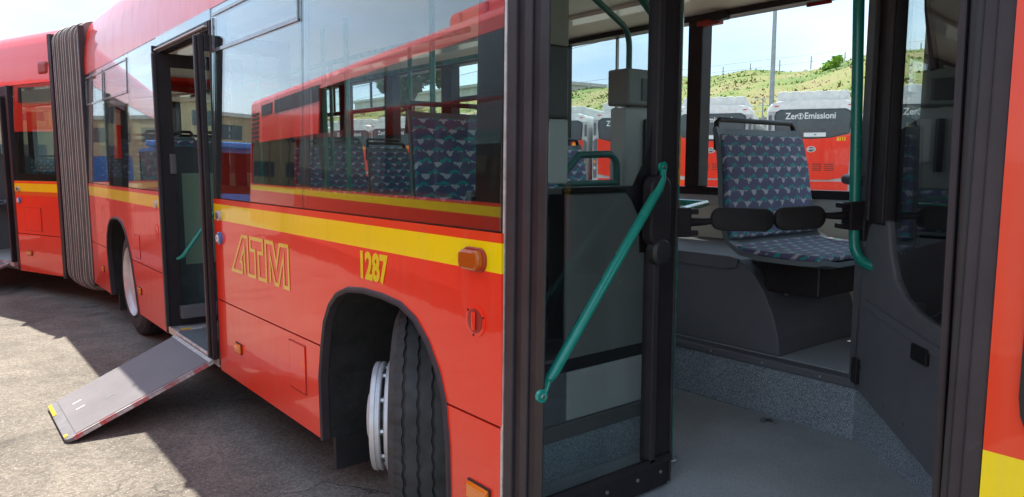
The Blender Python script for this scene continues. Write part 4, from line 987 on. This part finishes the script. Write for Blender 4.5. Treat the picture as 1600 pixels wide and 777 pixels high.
# ------------------------------------------------------------------ white and red electric buses in a row behind
def electric_bus():
    t = thing("parked_bus", "", "bus", (0, 0, 0), 0, "white and red buses parked in a row behind")
    hw = 1.27; L_ = 11.8
    def body_prof(s=1.0): return [(-hw, .3), (-hw, 2.75), (-hw + .03, 2.9), (-hw + .12, 3.02), (-hw + .35, 3.09), (0, 3.12), (hw - .35, 3.09), (hw - .12, 3.02), (hw - .03, 2.9), (hw, 2.75), (hw, .3)]
    P = body_prof(); n = len(P); m = MB(); m.smooth = True
    sc = [(0.0, .965), (.05, .985), (.16, 1.0), (L_, 1.0)]
    vs = []
    for (y, s) in sc: vs += [(p[0] * s, y, .3 + (p[1] - .3) * (s if p[1] > 2.8 else 1)) for p in P]
    m.add(vs, [(i * n + j, i * n + j + 1, (i + 1) * n + j + 1, (i + 1) * n + j) for i in range(3) for j in range(n - 1)])
    m.smooth = False; m.add([v for v in vs[:n]], [list(range(n))]); m.add(vs[-n:], [list(range(n))[::-1]])
    m.build('body', 'silver', t)
    m = MB(); m.smooth = True
    top = [(-hw * .97, 2.80), (-hw * .95, 2.90), (-hw * .86, 3.03), (-hw * .6, 3.085), (0, 3.105), (hw * .6, 3.085), (hw * .86, 3.03), (hw * .95, 2.90), (hw * .97, 2.80)]
    m.prism(top, 'y', -.02, .03); m.build('rear_cowl', 'dirtywhite', t)
    # roof pod with soft segments
    m = MB()
    top = [(-.98 + 1.96 * i / 60, 3.345 + .035 * abs(sin(pi * 6 * i / 60)) ** .6 - .0 * i) for i in range(61)]
    m.prism([(-1.02, 3.06), (-1.0, 3.30)] + top + [(1.0, 3.30), (1.02, 3.06)], 'y', .45, 4.6)
    m.build('roof_pod', 'podgrey', t, bevel=.02)
    win = [(-.98, 2.20), (-1.02, 2.66), (-.98, 2.77), (-.85, 2.83), (.85, 2.83), (.98, 2.77), (1.02, 2.66), (.98, 2.20), (.5, 2.09), (0, 2.06), (-.5, 2.09)]
    w = MB().prism(win, 'y', -.045, -.021).build('rear_window', 'winglass', t)
    MB().prism([(x * 1.03, 2.45 + (z - 2.45) * 1.05) for x, z in win], 'y', -.038, -.0205).build('window_seal', 'black', w)
    text('lettering', "Zer", .24, 'paper', w, Matrix.Translation((-.57, -.0475, 2.66)) @ FACE_S, sx=.95, off=.004)
    text('lettering', "Emissioni", .24, 'paper', w, Matrix.Translation((.20, -.0475, 2.66)) @ FACE_S, sx=.95, off=.004)
    m = MB()
    for rr in (.085,):
        k = 20; vs = [(-.33 + r_ * cos(2 * pi * i / k), -.0475, 2.66 + r_ * sin(2 * pi * i / k)) for r_ in (rr, rr - .018) for i in range(k)]
        m.add(vs, [(i, (i + 1) % k, k + (i + 1) % k, k + i) for i in range(k)])
    m.box(-.345, -.315, -.048, -.0475, 2.60, 2.72).box(-.37, -.29, -.048, -.0475, 2.675, 2.69); m.build('emblem', 'paper', w, recalc=False)
    nt_ = MB().box(-.22, .38, -.052, -.046, 2.10, 2.21).build('notice', 'paper', w)
    MB().box(.06, .12, -.0545, -.0525, 2.14, 2.17).build('flag_mark', 'blue', nt_)
    tg = [(-1.02, 1.02), (-1.06, 2.18), (-.5, 2.065), (0, 2.035), (.5, 2.065), (1.06, 2.18), (1.02, 1.02), (.5, .93), (-.5, .93)]
    g = MB().prism(tg, 'y', -.04, -.0205).build('engine_cover', 'red', t)
    m = MB()
    for c_ in range(4):
        for r_ in range(4): m.cbox(-.62 + c_ * .33, -.36 + c_ * .33, -.046, -.039, 1.18 + r_ * .055, 1.20 + r_ * .055, .003)
    m.build('vent_slots', 'vent', g)
    m = MB(); m.lathe([(0, .10), (.012, .10), (.014, .085)], (0, 0, 0), (0, -1, 0), 28); m.v = [(x * 1.25, y - .041, z * .8 + 1.76) for x, y, z in m.v]
    e_ = m.build('badge', 'paper', g); m = MB(); m.lathe([(0, .082), (.004, .082)], (0, 0, 0), (0, -1, 0), 28); m.v = [(x * 1.25, y - .056, z * .78 + 1.76) for x, y, z in m.v]; m.build('badge_face', 'frit', e_)
    text('lettering', "BYD", .085, 'paper', e_, Matrix.Translation((0, -.0615, 1.76)) @ FACE_S, sx=1.1, off=.002)
    text('fleet_number', "6111", .13, 'yellow', g, Matrix.Translation((.80, -.042, 2.03)) @ FACE_S, sx=.95, off=.008)
    MB().prism([(-1.02, .45), (-1.02, .88), (1.02, .88), (1.02, .45)], 'y', -.05, -.0205).build('rear_bumper', 'red', t)
    for s in (-1, 1):
        m = MB().prism([(s * 1.09, .9), (s * 1.20, .9), (s * 1.21, 2.1), (s * 1.09, 2.2)], 'y', -.035, -.019); c_ = m.build('corner_trim', 'plas', t)
        for (z, mt) in ((1.62, 'redlens'), (1.42, 'orange'), (1.22, 'button')):
            MB().lathe([(0, .05), (.015, .05), (.02, .04)], (s * 1.145, -.0355, z), (0, -1, 0), 14).build('tail_lamp', mt, c_)
        MB().prism(rrect(s * 1.165, 2.5, .085, .42, .035), 'y', -.03, -.004).build('vent_grille', 'plas', t)
        for k in range(7): pass
        MB().box(s * hw, s * (hw + .012), 1.0, 11.0, 1.35, 2.7).build('side_window', 'winglass', t)
        MB().box(s * hw, s * (hw + .008), .9, 11.2, .45, 1.30).build('side_panel', 'red', t)
        for y in (2.6, 9.0):
            MB().lathe([(0, .47), (.02, .48), (.26, .48), (.28, .46)], (s * 1.0, y, .48), (s, 0, 0), 24).build('wheel', 'tyre', t)
        MB().cbox(s * 1.0 - .06, s * 1.0 + .06, -.03, -.005, 2.93, 2.96, .004).build('marker_lamp', 'redlens', t)
    return t
zb = electric_bus()
zd = Vector((-.983, -.18, 0)).normalized(); za = atan2(.18, .983)
labs = {0: "white and red bus framed by the window above the wide seat", 1: "white and red bus left of the black window post", 2: "white and red bus seen through the glass of the front door leaf", -1: "white and red bus half hidden behind the cab door", 3: "white and red bus fourth from the one framed above the wide seat", 4: "white and red bus just past the corner of the near side windows", 5: "white and red bus behind the near side patterned seat", 6: "white and red bus left of the near side patterned seat", 7: "second farthest white and red bus of the row behind", 8: "farthest white and red bus at the left end of the row"}
for k in [0, 1, 2, 3, 4, 5, 6, 7, 8, -1]:
    b = zb if k == 0 else copy_tree(zb)
    p = Vector((-11.68, 19.2, 0)) + zd * 3.16 * k
    b.location = p; b.rotation_euler = (0, 0, radians(31)); b.scale = (1, 1, 1.07)
    b['label'] = labs[k]

# ------------------------------------------------------------------ wall, embankment, fences, pole
def terrain():
    W0 = 37.0
    m = MB(); nx, ny = 150, 26; x0, x1 = -190, 60
    def hz(x, y):
        t = (y - W0 - .3) / 22; t = max(0, min(1, t)); base = 4.05 + 5.9 * (t ** .9)
        return base + .35 * sin(x * .21) * t + .25 * sin(x * .55 + y * .3) + .12 * random.uniform(-1, 1)
    vs = []
    for j in range(ny + 1):
        y = W0 + .3 + 34 * j / ny
        for i in range(nx + 1):
            x = x0 + (x1 - x0) * i / nx; vs.append((x, y, hz(x, y) if j else 4.0))
    m.smooth = True; m.add(vs, [(j * (nx + 1) + i, j * (nx + 1) + i + 1, (j + 1) * (nx + 1) + i + 1, (j + 1) * (nx + 1) + i) for j in range(ny) for i in range(nx)])
    kind(m.build("embankment", 'soil'), 'structure')
    # grass tufts
    m = MB(); R = random.Random(3)
    for _ in range(30000):
        x = R.uniform(-120, 25); y = W0 + .4 + 24 * R.random() ** 1.1
        t = max(0, min(1, (y - W0 - .3) / 22)); z = 4.05 + 5.9 * (t ** .9) + .35 * sin(x * .21) * t + .25 * sin(x * .55 + y * .3) - .1
        h = R.uniform(.07, .24) * (1.6 if R.random() < .1 else 1); w = R.uniform(.05, .16); a = R.uniform(0, pi); dx, dy = cos(a) * w, sin(a) * w
        m.v += [(x - dx, y - dy, z), (x + dx, y + dy, z), (x + R.uniform(-.3, .3), y + R.uniform(-.3, .3), z + h)]
        b = len(m.v); m.f.append([b - 3, b - 2, b - 1]); m.mi.append(1 if R.random() < .05 else 0); m.sm.append(False)
    M['flower'] = simple("dry flower heads", (.62, .56, .40), .8)
    kind(m.build("tall_grass", ('grassA', 'flower'), recalc=False), 'stuff')
    # retaining wall of panels
    wl = thing("retaining_wall", "grey concrete panel wall at the foot of the grassy bank", "wall", (0, W0, 0))
    me = None
    for k in range(44):
        if me is None:
            ob = MB().cbox(0, 2.98, 0, .25, 0, 4.1, .02).build('wall_panel', 'concrete', wl); me = ob.data
        else:
            ob = bpy.data.objects.new('wall_panel', me); COL.objects.link(ob); ob.parent = wl
        ob.location = (-110 + k * 3.0, 0, 0)
    # mesh fence on the wall, railing on the crest
    def fence(name, label, x0, x1, y, z0, h, step, rails, mat='zinc', r=.03):
        f = thing(name, label, "fence", (0, y, z0)); pm = None; x = x0
        while x <= x1:
            if pm is None: ob = MB().tube([(0, 0, 0), (0, 0, h)], r, 6).build('fence_post', mat, f); pm = ob.data
            else: ob = bpy.data.objects.new('fence_post', pm); COL.objects.link(ob); ob.parent = f
            ob.location = (x, 0, 0); x += step
        for z in rails: MB().tube([(x0, 0, z), (x1, 0, z)], r * .55, 5).build('fence_rail', mat, f)
    fence("wire_fence", "thin wire fence standing on the concrete wall", -100, 22, W0 + .12, 4.1, 1.1, 3.0, (.35, .7, 1.08), r=.035)
    fence("crest_railing", "grey railing along the top of the grassy bank", -110, 25, W0 + 22.5, 9.5, 1.1, 3.0, (.65, 1.28), r=.045)
    # utility pole with arm and wires
    px = -23.6; py = W0 - 1.2
    p = thing("utility_pole", "tall grey overhead line pole rising behind the parked buses", "pole", (px, py, 0))
    MB().tube([(0, 0, 0), (0, 0, 13.5)], [.16, .09], 10).build('shaft', 'zinc', p)
    MB().tube([(0, 0, 11.3), (1.2, 0, 11.5)], .04, 6).tube([(0, 0, 10.2), (.6, 0, 10.9)], .03, 6).build('bracket_arm', 'zinc', p)
    for i, (z, dz) in enumerate(((11.2, .4), (10.3, -.5), (12.2, .2))):
        tag(MB().tube([(px - 70, py - .2 * i, z - 2.5 + dz), (px - 30, py, z - 1.3), (px, py, z), (px + 30, py, z - .3), (px + 60, py, z + .2)], .018, 5).build('overhead_wire', 'frame'), ("upper", "lower", "topmost")[i] + " overhead wire crossing the sky behind the pole", "wire")
terrain()

def leafy(name, c, r, n, mat, size, label, cat, trunk=None, seed=1, flat=.8):
    R = random.Random(seed); t = thing(name, label, cat, (c[0], c[1], c[2]))
    m = MB(); cl = [(Vector((R.gauss(0, .45), R.gauss(0, .45), R.gauss(0, .35))) * r, R.uniform(.25, .5) * r) for _ in range(14)]
    for _ in range(n):
        cc, cr = R.choice(cl); d = Vector((R.gauss(0, 1), R.gauss(0, 1), R.gauss(0, 1))); d = d.normalized() * cr * R.uniform(.6, 1.05)
        p = cc + d; p.z = p.z * flat + r * .7 + (trunk or 0)
        a = Vector((R.gauss(0, 1), R.gauss(0, 1), R.gauss(0, 1))).normalized(); b = a.orthogonal().normalized(); s = size * R.uniform(.6, 1.3)
        m.v += [tuple(p - a * s), tuple(p + b * s * .5), tuple(p + a * s), tuple(p - b * s * .5)]; k = len(m.v); m.f.append([k - 4, k - 3, k - 2, k - 1]); m.mi.append(0); m.sm.append(False)
    m.build('crown' if trunk else 'foliage', mat, t, recalc=False)
    if trunk:
        m = MB().tube([(0, 0, 0), (.1, 0, trunk * .6), (0, .1, trunk + r * .6)], [.22, .16, .06], 8)
        for k in range(5):
            a = 2 * pi * k / 5; m.tube([(0, 0, trunk * (.6 + .08 * k)), (cos(a) * r * .5, sin(a) * r * .5, trunk + r * .6)], [.09, .03], 6)
        m.build('trunk', 'bark', t)
leafy("bush", (-30.9, 56.0, 7.6), 1.4, 1500, 'bush', .22, "bright green rounded bush on top of the grassy bank", "bush", seed=4, flat=.6)
leafy("broadleaf_tree", (-92.0, 54.0, 8.0), 4.2, 5200, 'leaf', .33, "loose grey green tree on the bank beside the long flat building", "tree", trunk=3.2, seed=6)
leafy("broadleaf_tree", (-102.0, 57.0, 8.0), 3.4, 3200, 'leaf', .33, "smaller grey green tree left of the long flat building", "tree", trunk=2.2, seed=9)

def block(name, label, x0, x1, y0, y1, z0, z1, wall, rows, cols, face='-y', winh=1.4, gate=False):
    t = thing(name, label, "building", ((x0 + x1) / 2, (y0 + y1) / 2, z0)); cx, cy = (x0 + x1) / 2, (y0 + y1) / 2
    MB().box(x0 - cx, x1 - cx, y0 - cy, y1 - cy, 0, z1 - z0).build('wall', wall, t)
    MB().box(x0 - cx - .4, x1 - cx + .4, y0 - cy - .4, y1 - cy + .4, z1 - z0 + .003, z1 - z0 + .5).build('roof', 'bwall2', t)
    h = (z1 - z0) / rows
    for r in range(rows):
        for c in range(cols):
            zz = h * r + h * .35
            if face == '-y':
                w = (x1 - x0) / cols; a = x0 - cx + c * w + w * .12; b = a + w * .76
                if gate and r == 0: m = MB().box(a, b, y0 - cy - .06, y0 - cy + .02, .1, h * .8)
                else: m = MB().box(a, b, y0 - cy - .04, y0 - cy + .02, zz, zz + winh)
            else:
                w = (y1 - y0) / cols; a = y0 - cy + c * w + w * .1; b = a + w * .8
                if gate and r == 0 and c in (1, 7): m = MB().box(x1 - cx - .02, x1 - cx + .08, a, b, .1, h * .95); o = m.build('gate', 'bluegate', t); continue
                m = MB().box(x1 - cx - .02, x1 - cx + .04, a, b, zz, zz + winh)
            o = m.build('window', 'winglass', t)
            if face != '-y': MB().box(x1 - cx - .02, x1 - cx + .07, (a + b) / 2 - .06, (a + b) / 2 + .06, zz, zz + winh).build('mullion', 'bwall2', o)
block("long_building", "long pale flat roofed building above the grassy bank", -150, -98, 74, 90, 7, 14.3, 'bwall2', 1, 8)
block("long_building", "small pale building with a flat roof right of the long one", -97, -84, 72, 84, 7, 13.2, 'bwall2', 1, 3)
block("depot_building", "two storey ochre depot building with blue gates at the end of the yard", -118, -100, -62, 40, 0, 9.2, 'bwall', 2, 14, face='+x', winh=1.9, gate=True)

# distant hills
def ridge(name, pts, th, mat, n=60, seed=1):
    R = random.Random(seed); m = MB(); m.smooth = True
    P = []
    for (a, b) in zip(pts, pts[1:]):
        for k in range(n // (len(pts) - 1)):
            t = k / (n // (len(pts) - 1)); t2 = (1 - cos(pi * t)) / 2; P.append((a[0] + (b[0] - a[0]) * t, a[1] + (b[1] - a[1]) * t, a[2] + (b[2] - a[2]) * t2 + R.uniform(-1, 1) * abs(max(a[2], b[2])) * .03))
    c = Vector((0, 0, 0)); vs = []
    for p in P:
        d = Vector((p[0], p[1], 0)).normalized()
        vs += [(p[0] - d.x * th * .5, p[1] - d.y * th * .5, -1), (p[0], p[1], p[2]), (p[0] + d.x * th * .5, p[1] + d.y * th * .5, -1)]
    k = len(P); m.add(vs, [(3 * i + j, 3 * i + j + 1, 3 * i + 4 + j, 3 * i + 3 + j) for i in range(k - 1) for j in (0, 1)])
    kind(m.build(name, mat, recalc=False), 'structure')
ridge("hills", [(-420, 60, 5), (-330, 160, 22), (-260, 230, 30), (-170, 270, 24), (-60, 300, 18), (100, 300, 10)], 120, 'far', seed=2)
ridge("mountains", [(-2600, 600, 25), (-2500, 100, 55), (-2400, -400, 80), (-2300, -760, 112), (-2100, -1000, 135), (-1900, -1300, 120), (-1500, -1900, 90)], 500, 'mountain', n=90, seed=3)

# ------------------------------------------------------------------ buses on the other side of the yard (seen as reflections)
def plain_bus(name, label, L_, paintm, loc, rz, stripe=True, gm='busglass'):
    t = thing(name, label, "bus", loc, rz)
    # local: length along +x from 0 (rear) to L_, near side facing +y at y=0, body towards -y
    p0 = 'paint' if stripe else paintm; red = 'red' if stripe else paintm
    B = -2.5
    for y in (0, B):
        o = 1 if y == 0 else -1
        MB().box(0.02, L_, y - .02 * o, y, .28, 1.295).build('side_panel', p0, t)
        MB().box(.02, 5.0, y - .02 * o, y, 2.12, 2.90).build('side_panel', red, t)
        MB().box(5.0, L_, y - .02 * o, y, 2.78, 2.90).build('side_panel', red, t)
        x = .25; pm = None
        while x < L_:
            MB().box(x - .05, x + .05, y - .05 * o, y - .01 * o, 1.295, 2.78 if x > 4.9 else 2.12).build('window_post', 'frame', t)
            x2 = min(L_, x + 1.5)
            MB().box(x + .05, x2 - .05, y - .012 * o, y - .004 * o, 1.30, 2.78 if x > 4.9 else 2.12).build('side_window', gm, t)
            x += 1.5
        for x in (2.9, L_ - 2.7):
            MB().lathe([(0, .30), (0, .42), (.02, .47), (.26, .48), (.28, .46)], (x, y + .02 * o - .30 * o * (1 if o > 0 else 1), .48), (0, o, 0), 28).build('wheel', 'tyre', t)
    m = MB().box(0, .05, B, 0, .28, 2.9); m.build('rear_panel', red, t)
    m = MB()
    for k in range(7): m.cbox(.10, .75, .0, .012, 2.12 + k * .09, 2.17 + k * .09, .004)
    m.build('louvre', 'vent', t)
    m = MB().box(1.0, 1.9, .002, .010, 2.62, 2.82).box(2.1, 5.0, .002, .010, 2.60, 2.84); m.build('dark_side_panel', 'frit', t)
    m = MB(); m.smooth = True; prof = [(0.0, 2.90), (-.03, 2.96), (-.14, 3.03), (-.5, 3.07), (-2.0, 3.07), (-2.36, 3.03), (-2.47, 2.96), (-2.5, 2.90)]
    m.prism(prof, 'x', 0, L_); m.build('roof', red, t)
    MB().box(.1, L_, B + .05, -.05, .30, .40).build('floor', 'floor', t)
    MB().box(L_ - .04, L_, B, 0, .3, 1.1).build('front_panel', red, t); MB().box(L_ - .03, L_ - .02, B + .05, -.05, 1.1, 2.9).build('windscreen', 'busglass', t)
    for x in (8.5,):
        m = MB().cbox(x, x + 2.6, B + .5, -.42, 3.07, 3.32, .08); o = m.build('roof_unit', red, t)
        m = MB()
        for k in range(4): m.cbox(x + .3 + k * .6, x + .36 + k * .6, -.425, -.405, 3.12, 3.27, .006)
        m.build('roof_unit_rib', 'redlens', o)
    for x in range(3, int(L_) - 1):
        MB().cbox(x, x + .1, -2.2, -1.6, .9, 1.6, .03).build('seat', 'fabric', t)
    return t
rb = radians(180 + 7.2)
plain_bus("opposite_bus", "red bus with yellow band parked opposite, reflected in the side windows", 12.9, 'red', (-15.5, -4.05, 0), radians(8.2))
bb = plain_bus("blue_bus", "blue bus parked beyond the opposite red bus, reflected in the window", 10.0, 'bluebus', (-33.3, -7.9, 0), radians(14), stripe=False, gm='vent')
bb.scale = (.8, .8, .76)
